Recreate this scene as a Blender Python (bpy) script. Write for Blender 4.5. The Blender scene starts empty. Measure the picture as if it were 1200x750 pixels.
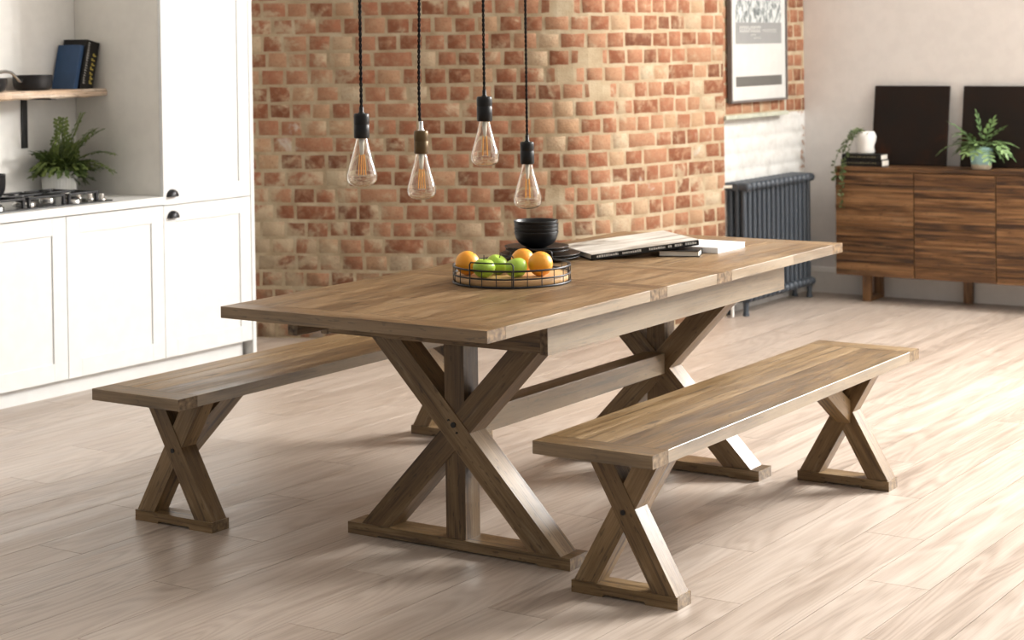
import bpy, bmesh, math, random
from mathutils import Vector, Matrix, Quaternion
random.seed(11)
PI = math.pi
sc = bpy.context.scene
col = sc.collection

# ------------------------------------------------------------------ materials
def new_mat(name):
    m = bpy.data.materials.new(name); m.use_nodes = True
    nt = m.node_tree; b = nt.nodes['Principled BSDF']
    return m, nt, b
class N:
    """tiny node-graph helper"""
    def __init__(s, nt): s.nt = nt
    def n(s, typ, **kw):
        x = s.nt.nodes.new(typ)
        for k, v in kw.items(): setattr(x, k, v)
        return x
    def put(s, node, i, v):
        if hasattr(v, 'is_linked') or isinstance(v, bpy.types.NodeSocket): s.nt.links.new(v, node.inputs[i])
        else: node.inputs[i].default_value = v
    def math(s, op, a, b=0.0, clamp=False):
        x = s.n('ShaderNodeMath', operation=op, use_clamp=clamp); s.put(x, 0, a); s.put(x, 1, b); return x.outputs[0]
    def comb(s, a, b, c=0.0):
        x = s.n('ShaderNodeCombineXYZ'); s.put(x, 0, a); s.put(x, 1, b); s.put(x, 2, c); return x.outputs[0]
    def noise(s, vec, scale=1.0, detail=3.0, rough=0.5, dist=0.0):
        x = s.n('ShaderNodeTexNoise'); s.put(x, 'Vector', vec); s.put(x, 'Scale', scale); s.put(x, 'Detail', detail)
        s.put(x, 'Roughness', rough); s.put(x, 'Distortion', dist); return x.outputs[0]
    def ramp(s, fac, stops, interp='LINEAR'):
        x = s.n('ShaderNodeValToRGB'); x.color_ramp.interpolation = interp
        e = x.color_ramp.elements
        while len(e) < len(stops): e.new(0.5)
        for q, (p, c) in zip(e, stops):
            q.position = p; q.color = (*c, 1) if len(c) == 3 else c
        s.put(x, 0, fac); return x.outputs[0]
    def mix(s, fac, a, b, blend='MIX'):
        x = s.n('ShaderNodeMix', data_type='RGBA', blend_type=blend)
        s.put(x, 0, fac)
        for i, v in ((6, a), (7, b)):
            if isinstance(v, tuple): v = (*v, 1) if len(v) == 3 else v
            s.put(x, i, v)
        return x.outputs[2]
    def mapr(s, v, a, b, c=0.0, d=1.0):
        x = s.n('ShaderNodeMapRange'); x.interpolation_type = 'SMOOTHSTEP'
        for i, q in enumerate((v, a, b, c, d)): s.put(x, i, q)
        return x.outputs[0]
    def bump(s, h, strength, dist=0.002):
        x = s.n('ShaderNodeBump'); s.put(x, 'Strength', strength); s.put(x, 'Distance', dist); s.put(x, 'Height', h); return x.outputs[0]
    def link(s, a, b): s.nt.links.new(a, b)

def plain(name, c, rough=0.5, metal=0.0, spec=0.5, var=0.0, coat=0.0):
    m, nt, b = new_mat(name); g = N(nt)
    tc = g.n('ShaderNodeTexCoord').outputs['Object']
    nz = g.noise(tc, 14.0, 4.0)
    c2 = tuple(max(0, x * (1 - max(var, .04))) for x in c)
    g.link(g.mix(g.mapr(nz, .35, .65), c, c2), b.inputs['Base Color'])
    b.inputs['Roughness'].default_value = rough; b.inputs['Metallic'].default_value = metal
    b.inputs['Specular IOR Level'].default_value = spec
    b.inputs['Coat Weight'].default_value = coat
    return m

def wood(name, stops, rough=0.45, tint=0.35, knots=True, cath=0.25, bump=0.45, fine=0.34, spec=.5, ring=46.0, stretch=1.0, amp=1.0):
    """grain runs along UV.x; 'tint' red = per-plank random, green = end-grain flag"""
    m, nt, b = new_mat(name); g = N(nt)
    uv = g.n('ShaderNodeUVMap', uv_map='UVMap').outputs[0]
    sx = g.n('ShaderNodeSeparateXYZ'); g.link(uv, sx.inputs[0]); u, v = sx.outputs[0], sx.outputs[1]
    at = g.n('ShaderNodeAttribute', attribute_name='tint'); sc_ = g.n('ShaderNodeSeparateColor'); g.link(at.outputs[0], sc_.inputs[0])
    R, G = sc_.outputs[0], sc_.outputs[1]
    us = g.math('MULTIPLY', u, 1.0 / stretch)
    broad = g.noise(g.comb(g.math('MULTIPLY', us, 1.6), g.math('MULTIPLY', v, 14.0)), 1.0, 5.0, .6, .4)
    f1 = g.noise(g.comb(g.math('MULTIPLY', us, 5.0), g.math('MULTIPLY', v, 170.0)), 1.0, 3.0, .6)
    low = g.noise(g.comb(g.math('MULTIPLY', us, 1.0), g.math('MULTIPLY', v, 5.5)), 1.0, 2.0, .45, .3)
    ringv = g.math('MULTIPLY', g.math('ADD', g.math('SINE', g.math('MULTIPLY', low, ring)), 1.0), .5)
    fac = g.math('ADD', g.math('ADD', g.math('MULTIPLY', g.math('SUBTRACT', broad, .5), amp), .5), g.math('MULTIPLY', g.math('SUBTRACT', f1, .5), fine * 2))
    fac = g.math('ADD', fac, g.math('MULTIPLY', g.math('SUBTRACT', ringv, .5), cath))
    fac = g.math('ADD', fac, g.math('MULTIPLY', g.math('SUBTRACT', R, .5), tint))
    c = g.ramp(fac, stops)
    if knots:
        vo = g.n('ShaderNodeTexVoronoi'); g.put(vo, 'Vector', g.comb(g.math('MULTIPLY', us, 2.4), g.math('MULTIPLY', v, 9.0))); g.put(vo, 'Scale', 1.0); g.put(vo, 'Randomness', 1.0)
        k = g.mapr(vo.outputs[0], .03, .13, 1.0, 0.0)
        c = g.mix(g.math('MULTIPLY', k, .75), c, tuple(x * .35 for x in stops[0][1]))
        ck = g.noise(g.comb(g.math('MULTIPLY', us, 2.2), g.math('MULTIPLY', v, 75.0)), 1.0, 2.0, .5, .2)
        c = g.mix(g.mapr(ck, 0.58, .66, 0.0, .65), c, tuple(x * .45 for x in stops[0][1]))
        wp = g.noise(g.comb(g.math('MULTIPLY', us, 3.0), g.math('MULTIPLY', v, 22.0)), 1.0, 5.0, .65, .3)
        c = g.mix(g.mapr(wp, .54, .72, 0.0, .45), c, tuple(.55 * x + .45 * y for x, y in zip(stops[-1][1], (.33, .26, .17))))
        sp = g.noise(g.comb(g.math('MULTIPLY', us, 22.0), g.math('MULTIPLY', v, 90.0)), 1.0, 2.0, .5)
        c = g.mix(g.mapr(sp, .61, .69, 0.0, .6), c, tuple(x * .4 for x in stops[0][1]))
    e = g.noise(g.comb(g.math('MULTIPLY', u, 60.0), g.math('MULTIPLY', v, 60.0)), 1.0, 3.0)
    ce = g.ramp(e, [(.3, tuple(x * .7 for x in stops[0][1])), (.75, stops[-1][1])])
    c = g.mix(G, c, ce)
    c = g.mix(g.math('MULTIPLY', sc_.outputs[2], g.mapr(broad, .25, .6, .35, 1.0)), c, (.335, .290, .225))  # paler side faces: weathering, plus side light painted into the colour
    g.link(c, b.inputs['Base Color'])
    rr = g.mapr(broad, .3, .7, rough - .06, rough + .14)
    g.link(rr, b.inputs['Roughness'])
    b.inputs['Specular IOR Level'].default_value = spec
    if bump: g.link(g.bump(g.math('ADD', f1, g.math('MULTIPLY', broad, .6)), bump, .0015), b.inputs['Normal'])
    return m

M = {}
M['table_top'] = wood('weathered_pine_top', [(.18, (.070, .037, .014)), (.45, (.155, .089, .037)), (.62, (.205, .124, .056)), (.88, (.290, .192, .102))], .36, .30, cath=.16, amp=1.0)
M['table_base'] = wood('weathered_pine_base', [(.18, (.055, .028, .010)), (.45, (.122, .070, .027)), (.62, (.172, .105, .045)), (.88, (.265, .178, .092))], .36, .30, cath=.16, amp=1.0)
M['bench'] = wood('weathered_pine_bench', [(.18, (.070, .038, .014)), (.45, (.155, .092, .037)), (.62, (.210, .131, .058)), (.88, (.300, .203, .106))], .36, .30, cath=.16, amp=1.0)
M['floor'] = wood('limed_oak_floor', [(.10, (.245, .185, .143)), (.42, (.405, .330, .273)), (.6, (.465, .388, .328)), (.9, (.545, .470, .405))], .34, .20, knots=False, cath=.20, bump=.05, fine=.30, ring=120.0, stretch=1.7, amp=.62)
M['acacia'] = wood('acacia_planks', [(.2, (.040, .016, .006)), (.45, (.140, .064, .022)), (.62, (.205, .098, .036)), (.85, (.310, .160, .066))], .42, .55, cath=.25, bump=.3, amp=.8)
M['shelf'] = wood('bleached_shelf_wood', [(.2, (.33, .20, .11)), (.5, (.58, .42, .29)), (.8, (.74, .63, .52))], .6, .3)
M['traywood'] = wood('tray_wood', [(.2, (.42, .22, .08)), (.5, (.60, .36, .16)), (.8, (.70, .46, .24))], .45, .2, knots=False)
M['white_paint'] = plain('white_satin_paint', (.755, .76, .75), .42)
M['cabinet_side'] = plain('warm_white_panel', (.77, .745, .69), .5)  # doors' white paint again, with its warm shade tone mixed into the colour
M['worktop'] = plain('white_worktop', (.82, .82, .80), .28)
M['wall_white'] = plain('wall_paint_white', (.755, .725, .70), .85, spec=.2)
M['wall_left'] = plain('wall_paint_kitchen', (.80, .785, .75), .8, spec=.2)
M['trim_white'] = plain('trim_paint', (.75, .72, .68), .5)
M['ceiling'] = plain('ceiling_paint', (.8, .8, .78), .9, spec=.1)
M['black_metal'] = plain('black_metal', (.012, .012, .012), .45, .2)
M['black_cord'] = plain('black_braided_cord', (.006, .005, .005), .8, spec=.15)
M['bakelite'] = plain('black_lampholder', (.006, .0055, .0055), .42, spec=.3)
M['bronze'] = plain('aged_bronze', (.13, .085, .040), .42, .8, var=.3)
M['steel'] = plain('brushed_steel', (.62, .61, .59), .25, 1.0)
M['dark_steel'] = plain('blackened_steel', (.03, .03, .032), .4, .6)
M['stoneware'] = plain('charcoal_stoneware', (.008, .008, .009), .38, spec=.35, var=.3)
M['pan'] = plain('anodised_pan', (.018, .018, .020), .35, .3)
M['radiator'] = plain('slate_radiator_paint', (.050, .062, .078), .42)
M['ceramic'] = plain('white_ceramic', (.76, .75, .72), .4)
M['soil'] = plain('potting_soil', (.03, .02, .012), .9, var=.5)
M['page'] = plain('book_pages', (.70, .66, .58), .8, var=.12)
M['white_paper'] = plain('white_book_cover', (.82, .80, .80), .45)
M['dark_cover'] = plain('dark_book_cover', (.009, .008, .007), .5, spec=.3)
M['blue_cover'] = plain('blue_book_cover', (.022, .070, .170), .5, var=.15)
M['lettering_white'] = plain('spine_lettering_pale', (.55, .54, .50), .6)
M['lettering_old'] = plain('faded_gilt_lettering', (.20, .17, .09), .6)
M['lettering_yellow'] = plain('spine_lettering_yellow', (.62, .48, .10), .6)
M['filament'] = plain('amber_filament', (.85, .40, .06), .4)
M['stem_glass'] = plain('filament_support', (.80, .78, .72), .2)
M['mount'] = plain('poster_mount', (.53, .525, .50), .6)
M['print_grey'] = plain('poster_grey_band', (.24, .24, .235), .6)
M['print_dark'] = plain('poster_dark_bar', (.105, .10, .09), .6)
M['poster_frame'] = plain('poster_frame_paint', (.13, .11, .10), .4)
M['lintel'] = plain('painted_lintel', (.46, .47, .38), .7, var=.2)
M['subfloor'] = plain('floor_seam', (.16, .11, .075), .8)
M['rubber'] = plain('black_rubber', (.02, .02, .02), .8)
M['pipe'] = plain('painted_pipe', (.62, .58, .50), .5)

def leaf_mat(name, a, b_, rough=.5):
    m, nt, b = new_mat(name); g = N(nt)
    at = g.n('ShaderNodeAttribute', attribute_name='tint'); s_ = g.n('ShaderNodeSeparateColor'); g.link(at.outputs[0], s_.inputs[0])
    g.link(g.mix(s_.outputs[0], a, b_), b.inputs['Base Color']); b.inputs['Roughness'].default_value = rough
    return m
M['fern'] = leaf_mat('fern_leaf', (.045, .085, .022), (.17, .22, .055))
M['hare_fern'] = leaf_mat('blue_green_fern_leaf', (.040, .095, .032), (.22, .33, .12))
M['vine'] = leaf_mat('vine_leaf', (.045, .075, .022), (.13, .17, .055))

def orange_mat():
    m, nt, b = new_mat('orange_peel'); g = N(nt)
    tc = g.n('ShaderNodeTexCoord').outputs['Object']
    nz = g.noise(tc, 22.0, 2.0)
    g.link(g.mix(nz, (.80, .27, .010), (.86, .40, .025)), b.inputs['Base Color'])
    b.inputs['Roughness'].default_value = .4
    fine = g.noise(tc, 420.0, 1.0)
    g.link(g.bump(fine, .5, .0008), b.inputs['Normal']); return m
def apple_mat():
    m, nt, b = new_mat('green_apple_skin'); g = N(nt)
    tc = g.n('ShaderNodeTexCoord').outputs['Object']
    nz = g.noise(tc, 30.0, 3.0); sp = g.noise(tc, 300.0, 1.0)
    c = g.mix(nz, (.25, .42, .025), (.42, .60, .07))
    c = g.mix(g.mapr(sp, .68, .75, 0, .6), c, (.6, .72, .3))
    g.link(c, b.inputs['Base Color']); b.inputs['Roughness'].default_value = .28; return m
M['orange'] = orange_mat(); M['apple'] = apple_mat()
def glass_mat(name, c, rough=0.0):
    m, nt, b = new_mat(name)
    b.inputs['Base Color'].default_value = (*c, 1); b.inputs['Transmission Weight'].default_value = 1
    b.inputs['Roughness'].default_value = rough; b.inputs['IOR'].default_value = 1.45
    return m
M['bulb_glass'] = glass_mat('amber_tinted_glass', (1, .975, .92))
M['hob_glass'] = plain('black_hob_glass', (.012, .012, .013), .12)
def teal_glaze():
    m, nt, b = new_mat('teal_glaze'); g = N(nt)
    tc = g.n('ShaderNodeTexCoord').outputs['Object']; sx = g.n('ShaderNodeSeparateXYZ'); g.link(tc, sx.inputs[0])
    nz = g.noise(tc, 30.0, 3.0)
    z = g.math('ADD', sx.outputs[2], g.math('MULTIPLY', nz, .012))
    c = g.ramp(g.math('MULTIPLY', z, 8.0), [(.0, (.62, .52, .38)), (.24, (.66, .58, .44)), (.30, (.30, .52, .52)), (.9, (.36, .60, .62))])
    g.link(c, b.inputs['Base Color']); b.inputs['Roughness'].default_value = .3; return m
M['teal'] = teal_glaze()
def rusty_board():
    m, nt, b = new_mat('dark_rusted_panel'); g = N(nt)
    tc = g.n('ShaderNodeTexCoord').outputs['Object']
    nz = g.noise(tc, 5.0, 6.0, .6)
    g.link(g.ramp(nz, [(.3, (.008, .006, .005)), (.55, (.016, .009, .006)), (.75, (.050, .018, .007))]), b.inputs['Base Color'])
    g.link(g.mapr(nz, .3, .7, .6, .8), b.inputs['Roughness']); b.inputs['Specular IOR Level'].default_value = .18; return m
M['rust'] = rusty_board()
def photo_print(name, dark, mid, light, sx_, sy_):
    m, nt, b = new_mat(name); g = N(nt)
    uv = g.n('ShaderNodeUVMap', uv_map='UVMap').outputs[0]
    s_ = g.n('ShaderNodeSeparateXYZ'); g.link(uv, s_.inputs[0])
    nz = g.noise(g.comb(g.math('MULTIPLY', s_.outputs[0], sx_), g.math('MULTIPLY', s_.outputs[1], sy_)), 1.0, 4.0, .6, .6)
    g.link(g.ramp(nz, [(.34, dark), (.46, mid), (.58, light)]), b.inputs['Base Color']); b.inputs['Roughness'].default_value = .4; return m
M['skyline'] = photo_print('street_photo_print', (.06, .075, .075), (.20, .22, .22), (.52, .54, .53), 34, 22)
M['book_photo'] = photo_print('landscape_cover_print', (.10, .08, .06), (.50, .47, .42), (.66, .64, .60), 4, 13)

def brick_mat():
    m, nt, b = new_mat('old_red_brick'); g = N(nt)
    at = g.n('ShaderNodeAttribute', attribute_name='tint'); s_ = g.n('ShaderNodeSeparateColor'); g.link(at.outputs[0], s_.inputs[0])
    uv = g.n('ShaderNodeUVMap', uv_map='UVMap').outputs[0]
    base = g.ramp(s_.outputs[0], [(.0, (.150, .060, .034)), (.12, (.200, .072, .036)), (.35, (.268, .106, .058)), (.6, (.320, .140, .080)), (.84, (.365, .195, .115)), (.93, (.420, .275, .165)), (1.0, (.47, .385, .27))])
    blot = g.noise(uv, 22.0, 5.0, .65)
    c = g.mix(g.mapr(blot, .40, .70, 0, .6), base, (.40, .255, .16))
    speck = g.noise(uv, 90.0, 3.0, .6)
    c = g.mix(g.mapr(speck, .52, .70, 0, .5), c, (.16, .075, .05))
    smear = g.noise(uv, 5.5, 6.0, .68, .4)
    edge = g.math('MULTIPLY', s_.outputs[1], .16)
    c = g.mix(g.mapr(g.math('ADD', smear, edge), .55, .68, 0, .85), c, (.46, .37, .25))
    grey = g.noise(uv, 3.1, 5.0, .65, .8)
    c = g.mix(g.mapr(g.math('ADD', grey, g.math('MULTIPLY', s_.outputs[1], .07)), .66, .72, 0, .7), c, (.47, .43, .375))
    sx = g.n('ShaderNodeSeparateXYZ'); g.link(uv, sx.inputs[0])
    gr = g.math('MULTIPLY', g.mapr(sx.outputs[1], .15, .75, 1, 0), g.mapr(g.noise(uv, 7.0, 5.0, .65), .35, .6))
    c = g.mix(g.math('MULTIPLY', gr, .6), c, (.13, .085, .05))
    g.link(c, b.inputs['Base Color']); b.inputs['Roughness'].default_value = .9; b.inputs['Specular IOR Level'].default_value = .15
    g.link(g.bump(g.math('ADD', blot, speck), .5, .006), b.inputs['Normal']); return m
def mortar_mat():
    m, nt, b = new_mat('lime_mortar'); g = N(nt)
    uv = g.n('ShaderNodeUVMap', uv_map='UVMap').outputs[0]
    a = g.noise(uv, 8.0, 5.0, .6)
    f = g.noise(uv, 120.0, 2.0)
    c = g.ramp(a, [(.3, (.32, .240, .150)), (.5, (.415, .330, .220)), (.7, (.49, .41, .295))])
    c = g.mix(g.mapr(f, .55, .75, 0, .35), c, (.30, .22, .14))
    g.link(c, b.inputs['Base Color']); b.inputs['Roughness'].default_value = .95; b.inputs['Specular IOR Level'].default_value = .1
    g.link(g.bump(f, .5, .004), b.inputs['Normal']); return m
def whitewash_mat():
    m, nt, b = new_mat('whitewashed_brick'); g = N(nt)
    uv = g.n('ShaderNodeUVMap', uv_map='UVMap').outputs[0]
    s_ = g.n('ShaderNodeSeparateXYZ'); g.link(uv, s_.inputs[0])
    a = g.noise(uv, 9.0, 6.0, .65)
    chip = g.noise(g.comb(g.math('MULTIPLY', s_.outputs[0], 14), g.math('MULTIPLY', s_.outputs[1], 30)), 1.0, 4.0, .65)
    right = g.mapr(s_.outputs[0], 1.00, 1.11, 0, .17)
    c = g.mix(g.mapr(a, .4, .7), (.63, .62, .595), (.53, .515, .485))
    c = g.mix(g.mapr(g.math('ADD', chip, right), .68, .75, 0, .8), c, (.34, .19, .12))
    g.link(c, b.inputs['Base Color']); b.inputs['Roughness'].default_value = .8; b.inputs['Specular IOR Level'].default_value = .2; return m
M['brick'] = brick_mat(); M['mortar'] = mortar_mat(); M['whitewash'] = whitewash_mat()

# ------------------------------------------------------------------ mesh helpers
X, Y, Z = Vector((1, 0, 0)), Vector((0, 1, 0)), Vector((0, 0, 1))
class MB:
    """collects quads with UVs (metres, grain along u) and a per-face tint; build() links ONE mesh object"""
    def __init__(s): s.v = []; s.f = []; s.uv = []; s.t = []; s.m = []; s.sm = []
    def face(s, pts, uvs=None, tint=(.5, 0, 0), mat=0, smooth=False):
        i = len(s.v); s.v += [tuple(p) for p in pts]; s.f.append(tuple(range(i, i + len(pts))))
        s.uv.append(uvs or [(p[0], p[1]) for p in pts]); s.t.append(tint); s.m.append(mat); s.sm.append(smooth)
    def grid(s, rows, closed=False, uvs=None, tint=(.5, 0, 0), mat=0, smooth=True, flip=False):
        """rows: list of equally long point rings"""
        i0 = len(s.v); n = len(rows[0])
        for r in rows: s.v += [tuple(p) for p in r]
        for a in range(len(rows) - 1):
            for b in range(n if closed else n - 1):
                b2 = (b + 1) % n
                q = (i0 + a * n + b, i0 + a * n + b2, i0 + (a + 1) * n + b2, i0 + (a + 1) * n + b)
                if flip: q = q[::-1]
                s.f.append(q)
                s.uv.append([(0, 0)] * 4 if uvs is None else [uvs(k) for k in q]); s.t.append(tint); s.m.append(mat); s.sm.append(smooth)
    def cap(s, ring, flip=False, tint=(.5, 0, 0), mat=0):
        s.face(ring[::-1] if flip else ring, None, tint, mat)
    def beam(s, c, ax, ay, sx, sy, sz, mat=0, tint=None, endflag=1.0, worn=0.0):
        """box centred at c; grain axis ax (len sx), ay (sy), az = ax x ay (sz)"""
        c = Vector(c); ax = Vector(ax).normalized(); ay = Vector(ay).normalized(); az = ax.cross(ay).normalized()
        R = random.random() if tint is None else tint
        ou, ov = random.random() * 40, random.random() * 40
        hx, hy, hz = sx / 2, sy / 2, sz / 2
        def P(i, j, k): return c + ax * hx * i + ay * hy * j + az * hz * k
        i0 = len(s.v); order = [(i, j, k) for i in (-1, 1) for j in (-1, 1) for k in (-1, 1)]
        s.v += [tuple(P(*o)) for o in order]
        ix = {o: i0 + n for n, o in enumerate(order)}
        def F(os, kind):
            s.f.append(tuple(ix[o] for o in os)); u = []
            for (i, j, k) in os:
                if kind == 'z': u.append((ou + i * hx, ov + j * hy))
                elif kind == 'y': u.append((ou + i * hx, ov + 1.7 + k * hz))
                else: u.append((ou + j * hy, ov + k * hz))
            s.uv.append(u); s.t.append((R, endflag if kind == 'x' else 0.0, worn if kind == 'y' else 0.0)); s.m.append(mat); s.sm.append(False)
        F([(-1, -1, 1), (1, -1, 1), (1, 1, 1), (-1, 1, 1)], 'z'); F([(-1, 1, -1), (1, 1, -1), (1, -1, -1), (-1, -1, -1)], 'z')
        F([(-1, -1, -1), (1, -1, -1), (1, -1, 1), (-1, -1, 1)], 'y'); F([(-1, 1, 1), (1, 1, 1), (1, 1, -1), (-1, 1, -1)], 'y')
        F([(1, -1, -1), (1, 1, -1), (1, 1, 1), (1, -1, 1)], 'x'); F([(-1, -1, 1), (-1, 1, 1), (-1, 1, -1), (-1, -1, -1)], 'x')
    def box(s, lo, hi, grain='x', mat=0, tint=None, endflag=1.0, worn=0.0):
        lo, hi = Vector(lo), Vector(hi); c = (lo + hi) / 2; d = hi - lo
        if grain == 'x': s.beam(c, X, Y, d.x, d.y, d.z, mat, tint, endflag, worn)
        elif grain == 'y': s.beam(c, Y, -X, d.y, d.x, d.z, mat, tint, endflag)
        else: s.beam(c, Z, X, d.z, d.x, d.y, mat, tint, endflag)
    def bar(s, a, b, ay, sy, sz, mat=0, tint=None):
        a, b = Vector(a), Vector(b); s.beam((a + b) / 2, b - a, ay, (b - a).length, sy, sz, mat, tint)
    def prism(s, prof, origin, pu, pv, depth, mat=0, tint=None, grain=(1, 0), along=False, worn=(), wear=.6):
        """extrude a 2-D profile (list of (a,b)) in the pu/pv plane along pu x pv by depth, centred"""
        o = Vector(origin); pu, pv = Vector(pu), Vector(pv); w = pu.cross(pv).normalized()
        R = random.random() if tint is None else tint; ou, ov = random.random() * 40, random.random() * 40
        A = [o + pu * a + pv * b - w * depth / 2 for a, b in prof]; B = [p + w * depth for p in A]
        gl = math.hypot(*grain); gx, gy = grain[0] / gl, grain[1] / gl
        uv = [(ou + a * gx + b * gy, ov - a * gy + b * gx) for a, b in prof]
        ec = 1.0 if along else 0.0
        s.face(B, uv, (R, ec, 0), mat); s.face(A[::-1], uv[::-1], (R, ec, 0), mat)
        n = len(prof); t = 0
        for i in range(n):
            j = (i + 1) % n; L = (A[j] - A[i]).length; e = ((prof[j][0] - prof[i][0]) / L, (prof[j][1] - prof[i][1]) / L)
            end = 1.0 if abs(e[0] * gx + e[1] * gy) < .55 else 0.0
            if along: s.face([A[i], A[j], B[j], B[i]], [(ou, ov + t), (ou, ov + t + L), (ou + depth, ov + t + L), (ou + depth, ov + t)], (R, 0, wear if i in worn else 0), mat)
            else: s.face([A[i], A[j], B[j], B[i]], [(ou + t, ov + 2), (ou + t + L, ov + 2), (ou + t + L, ov + 2 + depth), (ou + t, ov + 2 + depth)], (R, end, 0), mat)
            t += L
    def lathe(s, prof, c=(0, 0, 0), seg=32, mat=0, tint=(.5, 0, 0), axis=None, ripple=None, smooth=True):
        c = Vector(c); rows = []
        for r, z in prof:
            ring = []
            for k in range(seg):
                a = 2 * PI * k / seg; rr = max(r, 1e-5) * (1 + (ripple(a, z) if ripple else 0))
                ring.append(c + Vector((rr * math.cos(a), rr * math.sin(a), z)))
            rows.append(ring)
        s.grid(rows, True, tint=tint, mat=mat, smooth=smooth)
    def tube(s, pts, r, seg=8, mat=0, tint=(.5, 0, 0), closed=False, caps=True):
        pts = [Vector(p) for p in pts]; n = len(pts); rows = []
        up = None
        for i, p in enumerate(pts):
            if closed: d = pts[(i + 1) % n] - pts[i - 1]
            else: d = pts[min(i + 1, n - 1)] - pts[max(i - 1, 0)]
            d.normalize()
            if up is None:
                up = d.orthogonal().normalized()
            up = (up - d * up.dot(d)).normalized(); w = d.cross(up)
            rr = r[i] if isinstance(r, (list, tuple)) else r
            rows.append([p + (up * math.cos(2 * PI * k / seg) + w * math.sin(2 * PI * k / seg)) * rr for k in range(seg)])
        if closed: rows.append(rows[0])
        s.grid(rows, True, tint=tint, mat=mat)
        if caps and not closed:
            s.face(rows[0][::-1], None, tint, mat); s.face(rows[-1], None, tint, mat)
    def flatring(s, c, r, w, h, seg=64):
        c = Vector(c); prof = [(r - w / 2, 0), (r + w / 2, 0), (r + w / 2, h), (r - w / 2, h), (r - w / 2, 0)]
        s.lathe(prof, c, seg)
    def build(s, name, mats, parent=None, bevel=0.0, seg=2, origin=None, merge=False):
        me = bpy.data.meshes.new(name)
        o3 = Vector(origin) if origin is not None else Vector((0, 0, 0))
        me.from_pydata([tuple(Vector(p) - o3) for p in s.v], [], s.f)
        me.uv_layers.new(name='UVMap'); me.color_attributes.new('tint', 'FLOAT_COLOR', 'CORNER')
        us, cs = [], []
        for fi, f in enumerate(s.f):
            for q in range(len(f)): us += s.uv[fi][q]; cs += [*s.t[fi], 1.0]
        me.polygons.foreach_set('material_index', s.m); me.polygons.foreach_set('use_smooth', s.sm)
        me.uv_layers['UVMap'].data.foreach_set('uv', us); me.color_attributes['tint'].data.foreach_set('color', cs)
        for m in (mats if isinstance(mats, (list, tuple)) else [mats]): me.materials.append(m)
        if merge:
            bm = bmesh.new(); bm.from_mesh(me); bmesh.ops.remove_doubles(bm, verts=bm.verts, dist=1e-5)
            bmesh.ops.recalc_face_normals(bm, faces=bm.faces); bm.to_mesh(me); bm.free()
        me.update()
        ob = bpy.data.objects.new(name, me); col.objects.link(ob)
        ob.location = o3
        if parent:
            ob.parent = parent
            ob.matrix_parent_inverse = Matrix.Identity(4)
            ob.location = o3 - ptot(parent) if origin is not None else -ptot(parent)
        if bevel:
            b = ob.modifiers.new('Bevel', 'BEVEL'); b.width = bevel; b.segments = seg; b.limit_method = 'ANGLE'; b.angle_limit = math.radians(40); b.harden_normals = False
        return ob
def ptot(o):
    """world location of an (unrotated) parent chain"""
    p = Vector(o.location)
    while o.parent: o = o.parent; p += Vector(o.location)
    return p
def tag(o, label=None, cat=None, group=None, kind=None):
    if label: o['label'] = label
    if cat: o['category'] = cat
    if group: o['group'] = group
    if kind: o['kind'] = kind
    return o
def thing(name, label, cat, loc=(0, 0, 0), group=None):
    o = bpy.data.objects.new(name, None); col.objects.link(o); o.empty_display_size = .05
    o.location = loc; return tag(o, label, cat, group)
def struct(o): o['kind'] = 'structure'; return o
def kids(o): return [c for c in bpy.data.objects if c.parent == o]
def copy_tree(o, parent=None):
    c = o.copy(); col.objects.link(c)
    if parent: c.parent = parent
    for ch in kids(o): copy_tree(ch, c)
    return c
def dup(o, loc, label, rz=None):
    c = copy_tree(o); c.location = loc; c['label'] = label
    if rz is not None: c.rotation_euler.z = rz
    return c

# ------------------------------------------------------------------ setting
CEIL = 4.2
# floor: individual boards running along X, one structure mesh
fl = MB(); wdt = .192; y0 = -5.0; row = 0
while y0 < 3.6:
    x = -6.6 + ((row * .47) % 1.32)
    x -= 1.32
    while x < 5.3:
        a, b = max(x, -6.6), min(x + 1.32, 5.3)
        if b > a + .01: fl.box((a + .0010, y0 + .0011, -.012), (b - .0010, y0 + wdt - .0011, 0), 'x', 0, None, 0.0)
        x += 1.32
    y0 += wdt; row += 1
fl.box((-6.6, -5.0, -.03), (5.3, 3.6, -.0105), 'x', 1)
struct(fl.build('floor', [M['floor'], M['subfloor']]))
cm = MB(); cm.box((-6.6, -5.0, CEIL), (5.3, 3.6, CEIL + .1)); struct(cm.build('ceiling', M['ceiling']))
w = MB(); w.box((-6.6, 3.42, 0), (2.2, 3.6, CEIL)); struct(w.build('wall_left', M['wall_left']))

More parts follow.
